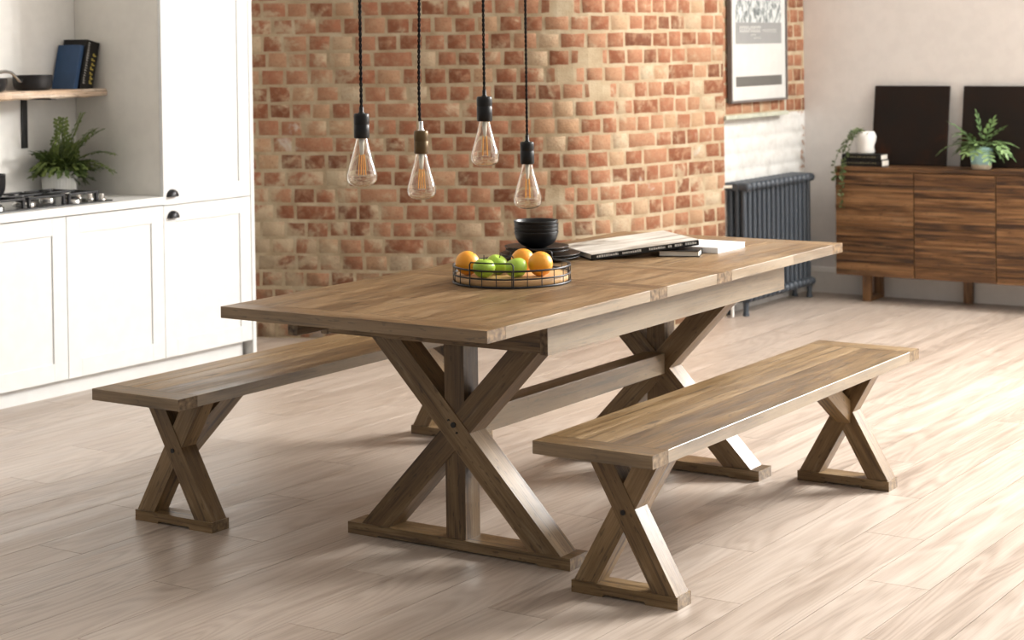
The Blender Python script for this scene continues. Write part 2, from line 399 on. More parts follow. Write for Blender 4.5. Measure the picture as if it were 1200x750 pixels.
# brick courses on a curved or straight run, real relief, one mesh
def brick_run(mb, path, z0, z1, course=.0876, relief=.0035, mort=.0155, hstart=.105, hspan=.032, white=False, smear=lambda s, z: 0.0, back=.09):
    """path: list of (x,y) left to right as seen from the room"""
    pts = [Vector((p[0], p[1], 0)) for p in path]
    acc = [0.0]
    for a, b in zip(pts, pts[1:]): acc.append(acc[-1] + (b - a).length)
    Ltot = acc[-1]
    def at(s, z, off):
        s = min(max(s, 0), Ltot); i = 0
        while i < len(acc) - 2 and s > acc[i + 1]: i += 1
        t = (s - acc[i]) / (acc[i + 1] - acc[i]); p = pts[i].lerp(pts[i + 1], t)
        def tang(k): return (pts[min(k + 1, len(pts) - 1)] - pts[max(k - 1, 0)]).normalized()
        d = tang(i).lerp(tang(i + 1), t).normalized()
        n = Vector((d.y, -d.x, 0))          # towards the room
        return p + n * off + Vector((0, 0, z))
    nS = max(2, int(Ltot / .08)); rows = []
    for zz in (z0, z1): rows.append([at(Ltot * k / nS, zz, 0) for k in range(nS + 1)])
    i0 = len(mb.v); nn = nS + 1
    mb.grid(rows, False, uvs=lambda k: (Ltot * ((k - i0) % nn) / nS, z0 if (k - i0) < nn else z1), mat=1, smooth=False)
    rowsb = [[at(Ltot * k / nS, zz, -back) for k in range(nS + 1)] for zz in (z0, z1)]
    mb.grid(rowsb, False, mat=1, smooth=False, flip=True)
    for k in (0, nS):
        q = [rows[0][k], rows[1][k], rowsb[1][k], rowsb[0][k]]
        mb.face(q if k == 0 else q[::-1], None, (.5, 0, 0), 1)
    mb.face([rows[1][0]] + rows[1][1:] + rowsb[1][::-1], None, (.5, 0, 0), 1)
    mb.face((rows[0] + rowsb[0][::-1])[::-1], None, (.5, 0, 0), 1)
    z = z0; r = 0
    while z < z1 - .02:
        zt = min(z + course, z1)
        s = -random.random() * .1 - (.06 if r % 2 else 0)
        while s < Ltot:
            L = hstart + random.random() * hspan
            if random.random() < .10: L = .205 + random.random() * .02
            a, b = max(s + mort / 2, 0.001), min(s + L - mort / 2, Ltot - .001)
            if b - a > .02:
                j = lambda q=(.003 if relief > .002 else .001): random.uniform(-q, q)
                za, zb = z + mort / 2 + j(), zt - mort / 2 + j()
                if zb - za > .015:
                    rel = relief + j(relief * .4); ch = .004
                    R = random.random(); R = R ** .9
                    tint = (R, smear((a + b) / 2, (za + zb) / 2), 0)
                    o = [(a + j(), za + j()), (b + j(), za + j()), (b + j(), zb + j()), (a + j(), zb + j())]
                    cx, cz = (a + b) / 2, (za + zb) / 2
                    inn = [(q[0] + (ch if q[0] < cx else -ch), q[1] + (ch if q[1] < cz else -ch)) for q in o]
                    P0 = [at(q[0], q[1], -.001) for q in o]; P1 = [at(q[0], q[1], rel) for q in inn]
                    i1 = len(mb.v); mb.v += [tuple(p) for p in P0 + P1]
                    for q in range(4):
                        q2 = (q + 1) % 4
                        mb.f.append((i1 + q, i1 + q2, i1 + 4 + q2, i1 + 4 + q)); mb.uv.append([o[q], o[q2], inn[q2], inn[q]]); mb.t.append(tint); mb.m.append(0); mb.sm.append(True)
                    mb.f.append((i1 + 4, i1 + 5, i1 + 6, i1 + 7)); mb.uv.append(inn); mb.t.append(tint); mb.m.append(0); mb.sm.append(True)
            s += L
        z = zt; r += 1
def smooth_path(cp, n=60):
    """Catmull-Rom through control points"""
    out = []; P = [Vector((*p, 0)) for p in cp]; P = [P[0] * 2 - P[1]] + P + [P[-1] * 2 - P[-2]]
    for i in range(1, len(P) - 2):
        for k in range(n // len(cp)):
            t = k / (n // len(cp)); a, b, c, d = P[i - 1:i + 3]
            q = .5 * ((2 * b) + (c - a) * t + (2 * a - 5 * b + 4 * c - d) * t * t + (3 * b - a - 3 * c + d) * t ** 3); out.append((q.x, q.y))
    out.append(cp[-1]); return out
curve = smooth_path([(1.995, 3.38), (2.15, 3.02), (2.38, 2.50), (2.60, 2.03), (2.80, 1.70), (3.08, 1.545), (3.50, 1.465), (3.893, 1.391)])
bw = MB()
def smear_left(s, z):
    return max(0, 1 - s / 1.1) * (.6 + .4 * max(0, 1 - z / .9)) + .5 * max(0, 1 - abs(z - .55) / .35) * max(0, 1 - s / 2.4)
brick_run(bw, curve, 0, CEIL, smear=smear_left)
struct(bw.build('wall_centre', [M['brick'], M['mortar']]))
# rear chimney wall: brick above, whitewashed brick in the recess below
rb = MB(); brick_run(rb, [(4.67, 1.432), (5.04, 1.432)], 1.09, CEIL, back=.12)
struct(rb.build('wall_rear', [M['brick'], M['mortar']]))
wl = MB(); brick_run(wl, [(3.90, 1.432), (5.04, 1.432)], 0, 1.09, relief=.0014, mort=.010, hstart=.18, hspan=.06, back=.12)
struct(wl.build('wall_rear_base', [M['whitewash'], M['whitewash']]))
pb = MB(); brick_run(pb, [(3.885, 1.390), (4.672, 1.390)], 1.105, CEIL, back=.08)
struct(pb.build('wall_rear_panel', [M['brick'], M['mortar']]))
t = MB(); t.box((3.885, 1.372, 1.082), (4.69, 1.45, 1.105)); struct(t.build('trim_1', M['lintel'], bevel=.003))
t = MB(); t.box((4.672, 1.388, 1.105), (4.690, 1.43, CEIL)); struct(t.build('trim_2', M['lintel'], bevel=.003))
# right wall with tall windows beyond the frame
WY = [(-2.40, -2.02), (-3.25, -2.87), (-4.10, -3.72)]; WZ0, WZ1 = 2.1, 3.8
w = MB()
e_ = [-5.0] + [v for ab in sorted(WY) for v in ab] + [1.60]
w.box((5.04, -5.0, 0), (5.20, 1.60, WZ0)); w.box((5.04, -5.0, WZ1), (5.20, 1.60, CEIL))
for k in range(0, len(e_), 2): w.box((5.04, e_[k], WZ0), (5.20, e_[k + 1], WZ1))
struct(w.build('wall_right', M['wall_white']))
for i, (a, b) in enumerate(WY):
    f = MB()
    for yy in (a + .02, b - .02): f.box((5.08, yy - .02, WZ0), (5.14, yy + .02, WZ1), 'z')
    for zz in (WZ0 + .02, WZ1 - .02, (WZ0 + WZ1) / 2): f.box((5.085, a, zz - .02), (5.135, b, zz + .02), 'y')
    struct(f.build('window_%d' % (i + 1), M['trim_white']))
t = MB(); t.prism([(0, 0), (.018, 0), (.018, .125), (.010, .150), (0, .150)], (5.04, -1.80, 0), -X, Z, 6.4); struct(t.build('baseboard_right', M['trim_white'], bevel=.002))
# front wall (beyond the frame, on the viewer's right) with a wide window
w = MB(); w.box((-2.5, -5.1, 0), (5.2, -5.0, .8)); w.box((-2.5, -5.1, 3.4), (5.2, -5.0, CEIL)); w.box((3.6, -5.1, .8), (5.2, -5.0, 3.4)); w.box((-2.5, -5.1, .8), (-1.6, -5.0, 3.4))
struct(w.build('wall_front', M['wall_white']))
f = MB()
for xx in (-1.58, .15, 1.85, 3.58): f.box((xx - .03, -5.08, .8), (xx + .03, -5.02, 3.4), 'z')
for zz in (.82, 2.1, 3.38): f.box((-1.6, -5.075, zz - .02), (3.6, -5.025, zz + .02))
struct(f.build('window_4', M['trim_white']))

# ------------------------------------------------------------------ dining table
L2, W2, H, TH = 1.1675, .4694, .77, .034
tb = thing('dining_table', 'large weathered pine trestle dining table with crossed legs, in the middle of the room', 'table')
def edge_plank(mb, a, b, axis, lo, hi, z0, z1, side, ch=.0010):
    """plank lo..hi across, a..b along; the outer edge ('-' or '+') is chamfered and weathered"""
    if side == '-': prof = [(lo, z0 + ch), (lo + ch, z0), (hi, z0), (hi, z1), (lo + ch, z1), (lo, z1 - ch)]; worn = (5, 4, 0)
    else: prof = [(lo, z0), (hi - ch, z0), (hi, z0 + ch), (hi, z1 - ch), (hi - ch, z1), (lo, z1)]; worn = (2, 3, 1)
    if axis == 'x': mb.prism(prof, ((a + b) / 2, 0, 0), Y, Z, b - a, along=True, worn=worn)
    else: mb.prism([(-p, q) for p, q in prof][::-1], (0, (a + b) / 2, 0), -X, Z, b - a, along=True, worn=tuple((len(prof) - 2 - w) % len(prof) for w in worn), wear=.22)
def panel(x0, x1, endl, endr):
    mb = MB(); xa, xb = x0, x1; g = .0008
    if endl:
        xa = x0 + endl
        if endl > .07: edge_plank(mb, -W2, W2, 'y', x0, xa - g, H - TH, H, '-')
        else: mb.box((x0, -W2, H - TH), (xa - g, W2, H), 'y')
    if endr:
        xb = x1 - endr
        if endr > .07: edge_plank(mb, -W2, W2, 'y', xb + g, x1, H - TH, H, '+')
        else: mb.box((xb + g, -W2, H - TH), (x1, W2, H), 'y')
    n = 7; pw = 2 * W2 / n
    for k in range(n):
        y = -W2 + k * pw; dz = random.uniform(-.0006, .0006)
        cut = random.uniform(.35, .65) if (xb - xa) > .6 and random.random() < .5 else None
        segs = [(xa, xb)] if not cut else [(xa, xa + (xb - xa) * cut), (xa + (xb - xa) * cut, xb)]
        for a, b in segs:
            if k in (0, n - 1): edge_plank(mb, a + g / 2, b - g / 2, 'x', y + (g / 2 if k else 0), y + pw - (0 if k else g / 2), H - TH, H, '+' if k else '-')
            else: mb.box((a + g / 2, y + g / 2, H - TH), (b - g / 2, y + pw - g / 2, H + dz), 'x')
    return mb
panel(-L2, -.2335, .088, .055).build('tabletop_panel', M['table_top'], tb)
panel(-.2315, .2035, .05, .05).build('extension_leaf', M['table_top'], tb)
panel(.2055, L2, .055, .088).build('tabletop_panel', M['table_top'], tb)
AX, AY, AZ = .7835, .400, .641
for s in (-1, 1):
    a = MB(); a.box((-AX, s * AY - .013, AZ), (AX, s * AY + .013, H - TH - .0005), 'x', worn=.55); a.build('side_apron', M['table_base'], tb, .002)  # apron sides paled: wear and side light both in the colour
    a = MB(); a.box((s * (AX - .026) - (.0 if s > 0 else 0.0), -AY + .0135, AZ + .004), (s * (AX - .026) + .024 * s, AY - .0135, H - TH - .0005), 'y') if s > 0 else a.box((-AX + .002, -AY + .0135, AZ + .004), (-AX + .026, AY - .0135, H - TH - .0005), 'y')
    a.build('end_apron', M['table_base'], tb, .002)
a = MB(); a.box((-.985, .335, .668), (-.30, .372, H - TH - .001), 'x'); a.build('slide_rail', M['table_base'], tb, .002)
a = MB(); a.box((.30, .335, .668), (.985, .372, H - TH - .001), 'x'); a.build('slide_rail', M['table_base'], tb, .002)
def clip_bar(a, b, wd, z0, z1):
    """profile of a slanted bar between (y,z) a and b cut level at z0 and z1"""
    (ya, za), (yb, zb) = a, b; dx, dz = yb - ya, zb - za; L = math.hypot(dx, dz); hw = wd / 2 * L / abs(dz)
    f = lambda z: ya + dx * (z - za) / dz
    return [(f(z0) - hw, z0), (f(z0) + hw, z0), (f(z1) + hw, z1), (f(z1) - hw, z1)]
FH = .036
for s in (-1, 1):
    xo = s * .6697           # outer face of the trestle
    xc = lambda d, back=0.0: xo - s * (d / 2 + back)
    def part(prof, depth, back=0.0, name='brace'):
        m_ = MB(); m_.prism(prof, (xc(depth, back), 0, 0), Y, Z, depth, grain=(prof[3][0] - prof[0][0], prof[3][1] - prof[0][1])); return m_.build(name, M['table_base'], tb, .0025)
    fm = MB(); fm.prism([(-.408, 0), (-.30, 0), (-.29, .006), (.29, .006), (.30, 0), (.408, 0), (.408, FH), (-.408, FH)], (xc(.099), 0, 0), Y, Z, .099); fm.build('foot', M['table_base'], tb, .0025)
    part(clip_bar((.245, .616), (-.315, .040), .078, FH, H - TH), .086, .004)
    part(clip_bar((-.245, .616), (.300, .040), .078, FH, H - TH), .084, .0065)
    part([(-.036, FH), (.036, FH), (.036, H - TH), (-.036, H - TH)], .076, .009, 'leg_post')
    for dy, dz, rr in ((0, .381, .0085), (.018, .394, .003), (-.012, .358, .003)):
        m_ = MB(); c = Vector((xo + s * .0, dy, dz)); m_.tube([c - X * s * .012, c + X * s * .001], rr, 12); m_.build('bolt', M['black_metal'], tb)
m_ = MB(); m_.box((-.585, -.040, .340), (.585, .040, .414), 'x', worn=.4); m_.build('stretcher', M['table_base'], tb, .003)  # pale stretcher sides mix wear with painted side light

# ------------------------------------------------------------------ benches
BL2, BW2, BH, BT = .946, .1853, .4503, .036
def make_bench(label, loc):
    r = thing('dining_bench', label, 'bench', (0, 0, 0), 'pine benches along the table')
    mb = MB(); g = .0008; e = .085
    edge_plank(mb, -BW2, BW2, 'y', -BL2, -BL2 + e - g, BH - BT, BH, '-'); edge_plank(mb, -BW2, BW2, 'y', BL2 - e + g, BL2, BH - BT, BH, '+')
    ys = [-BW2, -.098, -.012, .088, BW2]
    for i_, (a, b) in enumerate(zip(ys, ys[1:])):
        xa, xb = -BL2 + e + g / 2, BL2 - e - g / 2
        if i_ == 0: edge_plank(mb, xa, xb, 'x', a, b - g / 2, BH - BT, BH, '-')
        elif i_ == len(ys) - 2: edge_plank(mb, xa, xb, 'x', a + g / 2, b, BH - BT, BH, '+')
        else: mb.box((xa, a + g / 2, BH - BT), (xb, b - g / 2, BH + random.uniform(-.0006, .0006)), 'x')
    mb.build('seat', M['bench'], r)
    for s in (-1, 1):
        xo = s * (BL2 - .161)
        xc = lambda d, back=0.0: xo - s * (d / 2 + back)
        def part(prof, depth, back, name, o=None):
            m_ = MB(); m_.prism(prof, (xc(depth, back), 0, 0), Y, Z, depth, grain=(1, 0) if name == 'foot' else (prof[3][0] - prof[0][0], prof[3][1] - prof[0][1])); return m_.build(name, M['bench'], r, .0022)
        part([(-.167, 0), (-.068, 0), (-.066, .0075), (.066, .0075), (.068, 0), (.167, 0), (.167, .034), (-.167, .034)], .077, 0, 'foot')
        part(clip_bar((.090, .414), (-.127, .030), .064, .034, BH - BT), .068, .003, 'leg')
        part(clip_bar((-.090, .414), (.127, .030), .064, .034, BH - BT), .066, .0055, 'leg')
        kb = MB(); x_in = xo - s * .055
        kb.prism([(0, .205), (0, .285), (-s * .215, BH - BT), (-s * .320, BH - BT)][:: (1 if s < 0 else -1)], (x_in, 0, 0), X, Z, .058, grain=(-s, .65)); kb.build('knee_brace', M['bench'], r, .0022)
        m_ = MB(); c = Vector((xo, 0, .242)); m_.tube([c - X * s * .012, c], .0075, 12); m_.build('bolt', M['black_metal'], r)
        m_ = MB(); m_.box((xo - .05 - s * .02, -.13, BH - BT - .008), (xo + .05 - s * .02, -.085, BH - BT)); m_.build('cleat', M['bench'], r, .001)
    r.location = loc
    return r
b1 = make_bench('weathered pine bench in front of the table, on its brighter right-hand side', (-.0456, -.678, 0))
dup(b1, (-.1145, .934, 0), 'weathered pine bench behind the table, beside the white kitchen cabinets')

# ------------------------------------------------------------------ on the table
TZ = H + .0008
TC = Vector((-.307, .021, TZ)); TR = .186
tray = thing('fruit_tray', 'round black wire tray with wooden base holding fruit on the table', 'tray', TC)
m_ = MB(); m_.lathe([(0, .004), (.176, .004), (.179, .007), (.179, .021), (.176, .024), (0, .024)], TC, 64)
mb2 = MB()
for k in range(8):   # base disc as a boarded top with its rim
    pass
m_.build('tray_base', M['traywood'], tray, origin=TC)
def ringpart(z, w_, h, nm):
    q = MB(); q.flatring(TC + Z * z, TR, w_, h, 72); q.build(nm, M['dark_steel'], tray, origin=TC)
ringpart(0, .0045, .006, 'wire_ring'); ringpart(.0255, .003, .005, 'wire_ring'); ringpart(.050, .0035, .006, 'wire_ring')
for k in range(24):
    a = 2 * PI * k / 24 + .06
    q = MB(); p = TC + Vector((math.cos(a), math.sin(a), 0)) * (TR - .0005); q.tube([p + Z * .002, p + Z * .055], .0015, 6); q.build('upright', M['dark_steel'], tray, origin=TC)
for a0 in (math.radians(33.5 + 180 - 21), math.radians(33.5 - 21)):
    h = .39; pts = []
    A = [TC + Vector((math.cos(a0 + d), math.sin(a0 + d), 0)) * (TR + .004) for d in (-h, h)]
    top = [TC + Vector((math.cos(a0 + h * (k / 8 - .5) * 1.85), math.sin(a0 + h * (k / 8 - .5) * 1.85), 0)) * (TR + .004) + Z * .078 for k in range(9)]
    pts = [A[0] + Z * .002, A[0] + Z * .040, A[0] + Z * .070] + top + [A[1] + Z * .070, A[1] + Z * .040, A[1] + Z * .002]
    q = MB(); q.tube(pts, .0022, 8); q.build('handle', M['dark_steel'], tray, origin=TC)
def make_orange(loc, label):
    o = Vector(loc); m_ = MB(); R = .0390; prof = []
    for k in range(17):
        a = PI * k / 16; r = R * math.sin(a); z = -R * math.cos(a) * .97
        if k == 16: r = 0; z -= .0012
        prof.append((r, z))
    m_.lathe(prof, o, 28)
    r_ = m_.build('orange', M['orange'], None, origin=o); tag(r_, label, 'orange', 'oranges in the wire tray')
    n_ = MB(); n_.lathe([(0, .0375), (.0035, .0372), (.0030, .0384), (0, .0388)], o, 10); n_.build('stem_button', M['fern'], r_, origin=o)
    return r_
FZ = TZ + .0245
og = make_orange((-.407, .122, FZ + .038), 'orange at the far left end of the tray')
def dup_rot(o, loc, label, rot):
    c = copy_tree(o); c.location = loc; c['label'] = label; c.rotation_euler = rot; return c
og.rotation_euler = (.5, .3, 0)
dup_rot(og, (-.272, .002, FZ + .038), 'orange at the back of the tray, in front of the black bowls', (-.6, .7, 1))
dup_rot(og, (-.318, -.094, FZ + .038), 'orange at the right-hand end of the row of fruit', (1.9, .2, 2))
def make_apple(loc, label):
    o = Vector(loc); m_ = MB(); prof = []
    for k in range(21):
        a = PI * k / 20; th = a - PI / 2
        r = .0350 * math.cos(th) * (1 + .10 * math.sin(th)); z = .0315 * math.sin(th)
        z -= .0085 * math.exp(-(r / .011) ** 2) * (1 if th > 0 else -.6)
        prof.append((max(r, 0), z))
    m_.lathe(prof, o, 30, ripple=lambda a, z: .018 * math.cos(5 * a))
    r_ = m_.build('apple', M['apple'], None, origin=o); tag(r_, label, 'apple', 'green apples in the wire tray')
    q = MB(); q.tube([o + Vector((0, 0, .0215)), o + Vector((.001, 0, .032)), o + Vector((.004, .002, .040))], [.0016, .0013, .0018], 8); q.build('stem', M['soil'], r_, origin=o)
    return r_
ap = make_apple((-.437, .039, FZ + .0295), 'green apple lying nearest, behind the wire handle of the tray')
dup_rot(ap, (-.345, .052, FZ + .0295), 'green apple partly hidden in the middle behind two apples', (.25, -.3, 1))
dup_rot(ap, (-.383, -.047, FZ + .0295), 'green apple between the back orange and the right-hand orange', (.35, .2, 2.4))

def plate(loc, R, label, grp):
    o = Vector(loc); m_ = MB()
    m_.lathe([(0, 0), (R * .60, 0), (R * .66, .002), (R * .93, .0082), (R, .0102), (R, .0118), (R * .985, .0122), (R * .9, .0102), (R * .64, .0050), (0, .0046)], o, 64)
    r_ = m_.build('plate', M['stoneware'], None, origin=o); return tag(r_, label, 'plate', grp)
pc = (.232, .262)
p1 = plate((*pc, TZ), .140, 'wide black dinner plate lying directly on the table under the bowls', 'wide black dinner plates')
p2 = p1.copy(); col.objects.link(p2); p2.location = (pc[0] + .003, pc[1] - .002, TZ + .0105); p2['label'] = 'wide black dinner plate, second from the bottom of the plate stack'
pc2 = (.247, .279)
s1 = plate((*pc2, TZ + .0215), .113, 'small black side plate resting on the wide plates', 'small black side plates')
s2 = s1.copy(); col.objects.link(s2); s2.location = (pc2[0] - .002, pc2[1] + .002, TZ + .0325); s2['label'] = 'small black side plate, top of the plates and directly under the bowls'
bz = TZ + .0382; bc = (.250, .285)
bowls = ['bottom black bowl of the stack, standing on the side plate', 'second black bowl from the bottom of the stack', 'third black bowl from the bottom of the stack', 'topmost black bowl of the stack, its dark inside showing']
ob = None
for k in range(4):
    if ob is None:
        o = Vector((*bc, bz)); m_ = MB()
        m_.lathe([(0, .002), (.030, .002), (.031, 0), (.036, 0), (.038, .003), (.055, .010), (.066, .021), (.0725, .034), (.0760, .046), (.0785, .055), (.0785, .0562), (.0770, .0565), (.0755, .055), (.0727, .046), (.0690, .034), (.0625, .0225), (.052, .0135), (.036, .0075), (0, .0065)], o, 64)
        ob = m_.build('bowl', M['stoneware'], None, origin=o); q = ob
    else:
        q = ob.copy(); col.objects.link(q); q.location = (bc[0] + random.uniform(-.001, .001), bc[1] + random.uniform(-.001, .001), bz + .0128 * k)
    tag(q, bowls[k], 'bowl', 'stacked black bowls')

# books on the table
def closed_book(name, label, w_, d_, h, cover, loc, rot, cat='book', grp=None, spine='y-', cover_top=None, ct=.003):
    """spine along local X at y=0 (front); local origin at the front-left bottom corner"""
    r = thing(name, label, cat, (0, 0, 0), grp)
    m_ = MB(); m_.box((0, 0, 0), (w_, d_, ct)); m_.box((0, 0, h - ct), (w_, d_, h), mat=1)
    m_.box((0, 0, ct), (w_, ct * 1.2, h - ct), mat=0)
    m_.build('cover', [cover, cover_top or cover], r, .0008)
    p = MB(); p.box((.004, ct * 1.3, ct + .0002), (w_ - .004, d_ - .005, h - ct - .0002), mat=0)
    p.build('pages', M['page'], r)
    r.location = loc; r.rotation_euler = rot
    return r
def text_part(name, body, size, mat, parent, loc, rot, ext=.0004):
    cu = bpy.data.curves.new(name, 'FONT'); cu.body = body; cu.size = size; cu.extrude = ext; cu.align_x = 'LEFT'
    tmp = bpy.data.objects.new(name + '_src', cu); col.objects.link(tmp)
    bpy.context.view_layer.update()
    me = bpy.data.meshes.new_from_object(tmp.evaluated_get(bpy.context.evaluated_depsgraph_get()))
    bpy.data.objects.remove(tmp); bpy.data.curves.remove(cu)
    o = bpy.data.objects.new(name, me); col.objects.link(o); me.materials.clear(); me.materials.append(mat)
    o.parent = parent; o.location = loc; o.rotation_euler = rot; return o
def marks(name, mat, parent, spans, z0, z1, y=-.0006, vertical=False):
    """worn, unreadable spine lettering: little blocks"""
    m_ = MB()
    for a, b in spans:
        x = a
        while x < b:
            wd = random.uniform(.004, .008)
            m_.box((x, y, z0), (min(x + wd, b), y + .0012, z1 - random.choice((0, 0, .0015)))); x += wd + .0022
    o = m_.build(name, mat, None); o.parent = parent; return o
# photo cover top with its own UVs comes from the box grain UV (metres)
TL = math.atan(.085); AZB = math.radians(-39.2)
bigb = thing('photo_book', 'large landscape photo book with dark spine, lying tilted on smaller books', 'book', (0, 0, 0))
BWd, BDp, BHt = .404, .330, .021
m_ = MB(); m_.box((0, 0, 0), (BWd, BDp, .003), mat=0); m_.box((0, .0, .003), (BWd, .004, BHt - .003), mat=0)
m_.build('cover', [M['dark_cover']], bigb, .001)
m_ = MB(); m_.box((0, 0, BHt - .003), (BWd, BDp, BHt)); m_.build('front_cover', [M['book_photo']], bigb, .001)
p = MB(); p.box((.004, .0045, .0032), (BWd - .004, BDp - .006, BHt - .0032)); p.build('pages', M['page'], bigb)
marks('spine_lettering', M['lettering_white'], bigb, [(.02, .10), (.115, .185), (.215, .275), (.287, .300), (.312, .340), (.352, .396)], .0065, .0145)
bigb.location = (.274, .075, TZ + .0002); bigb.rotation_euler = (0, -TL, 0)
bigb.rotation_mode = 'QUATERNION'
bigb.rotation_quaternion = Quaternion(Z, AZB) @ Quaternion(Y, -TL)
sb = closed_book('pocket_book', 'small dark-covered book showing pale page edges, under the photo book', .145, .105, .021, M['dark_cover'], (.630, -.169, TZ), (0, 0, math.radians(112)), ct=.0022)
wb = MB(); wb.box((.655, -.217, TZ), (.872, .055, TZ + .0022), mat=0); wb.box((.655, -.217, TZ + .0178), (.872, .055, TZ + .020)); wb.box((.655, -.217, TZ + .0022), (.658, .055, TZ + .0178))
wt = thing('white_book', 'plain white book lying flat at the right, beneath the photo book', 'book', (.655, -.217, TZ))
wb.build('cover', M['white_paper'], wt, .0006, origin=(.655, -.217, TZ))
p = MB(); p.box((.6582, -.2155, TZ + .0023), (.8705, .0535, TZ + .0177)); p.build('pages', M['white_paper'], wt, origin=(.655, -.217, TZ))

# ------------------------------------------------------------------ pendant lamps
def pendant(label, base, z_cord, z_sock, z_bulb, z_end, sockmat, lean=0.0, phase=0.0):
    bx, by = base
    S = Vector((bx, by, z_sock))
    r = thing('pendant_lamp', label, 'lamp', (bx, by, z_end), 'bare bulb pendants over the table')
    def B(mb, nm, mt, **k): return mb.build(nm, mt, r, origin=(bx, by, z_end), **k)
    k = (z_sock - z_bulb) / .067
    m_ = MB(); m_.lathe([(0, z_sock + .0), (.0185 * k, z_sock), (.0205 * k, z_sock - .003), (.0210 * k, z_sock - .008), (.0210 * k, z_sock - .028), (.0200 * k, z_sock - .030), (.0210 * k, z_sock - .032), (.0210 * k, z_bulb + .002), (.0185 * k, z_bulb), (0, z_bulb)], (bx, by, 0), 32)
    B(m_, 'lampholder', sockmat)
    m_ = MB(); m_.lathe([(0, z_cord), (.0055, z_cord), (.0062, z_cord - .003), (.0062, z_sock + .004), (.0095, z_sock + .001), (.0095, z_sock - .002), (0, z_sock - .002)], (bx, by, 0), 20)
    B(m_, 'cord_grip', M['steel'] if sockmat is M['bronze'] else sockmat)
    cordtop = CEIL - .03
    for q in (0, 1):
        pts = []; n = int((cordtop - z_cord) / .0045)
        for i in range(n + 1):
            z = z_cord - .004 + (cordtop - z_cord + .004) * i / n; a = z / .030 * 2 * PI + q * PI + phase
            sway = lean * (z - z_cord) + (.0035 * math.sin((z - z_cord) * 9 + phase) if lean else 0)
            pts.append(Vector((bx + .0026 * math.cos(a) - sway * .551, by + .0026 * math.sin(a) + sway * .834, z)))
        m_ = MB(); m_.tube(pts, .0024, 6); B(m_, 'cord', M['black_cord'])
    sw = lean * (cordtop - z_cord)
    m_ = MB(); m_.lathe([(0, CEIL - .045), (.020, CEIL - .043), (.045, CEIL - .02), (.048, CEIL), (0, CEIL)], (bx - sw * .551, by + sw * .834, 0), 32); B(m_, 'ceiling_rose', sockmat)
    # glass: squirrel-cage shape with a wall thickness
    Hb = z_bulb - z_end; o_ = []
    shape = [(.0145, 1.0), (.0155, .965), (.0175, .90), (.0225, .75), (.0290, .58), (.0350, .42), (.0395, .29), (.0410, .22), (.0405, .155), (.0370, .09), (.0290, .042), (.0170, .012), (.006, .0015), (0, 0)]
    kk = Hb / .131
    dense = []
    for i in range(len(shape) - 1):
        (r0, t0), (r1, t1) = shape[i], shape[i + 1]
        for j in range(3):
            q = j / 3; dense.append((r0 + (r1 - r0) * q, t0 + (t1 - t0) * q))
    dense.append(shape[-1])
    out = [(a * kk, z_end + Hb * b_) for a, b_ in dense]
    inn = [(max(a * kk - .0010, 0), z_end + .0010 + (Hb - .0010) * b_) for a, b_ in dense]
    m_ = MB(); m_.lathe(out + inn[::-1], (bx, by, 0), 40); B(m_, 'bulb_glass', M['bulb_glass'], merge=True)
    m_ = MB(); m_.lathe([(0, z_bulb - .002), (.008, z_bulb - .002), (.0065, z_bulb - Hb * .22), (.0048, z_bulb - Hb * .34), (0, z_bulb - Hb * .345)], (bx, by, 0), 16); B(m_, 'filament_stem', M['stem_glass'])
    for j in range(4):
        a = PI / 4 + j * PI / 2 + phase
        P0 = Vector((bx + .0070 * math.cos(a), by + .0070 * math.sin(a), z_bulb - Hb * .33)); P1 = Vector((bx + .0105 * math.cos(a), by + .0105 * math.sin(a), z_bulb - Hb * .76))
        m_ = MB(); m_.tube([P0, P1], .0016, 8); B(m_, 'filament', M['filament'])
    m_ = MB(); c = Vector((bx, by, z_bulb - Hb * .77)); m_.tube([c + Vector((.0105 * math.cos(2 * PI * i / 12 + phase), .0105 * math.sin(2 * PI * i / 12 + phase), 0)) for i in range(12)], .0007, 6, closed=True); B(m_, 'wire_hoop', M['steel'])
    return r
pendant('leftmost bare bulb pendant with black lampholder, in front of the brick wall', (-1.249, -.125), 1.360, 1.342, 1.275, 1.144, M['bakelite'], 0, .2)
pendant('bare bulb pendant with worn bronze lampholder on a wavy cord', (-.912, -.075), 1.306, 1.279, 1.213, 1.081, M['bronze'], .010, 1.1)
pendant('bare bulb pendant hanging highest of the four, with black lampholder', (-.447, .022), 1.382, 1.361, 1.284, 1.144, M['bakelite'], 0, .7)
pendant('rightmost and lowest bare bulb pendant, directly above the stacked bowls', (.033, .178), 1.215, 1.192, 1.117, .965, M['bakelite'], 0, 2.0)

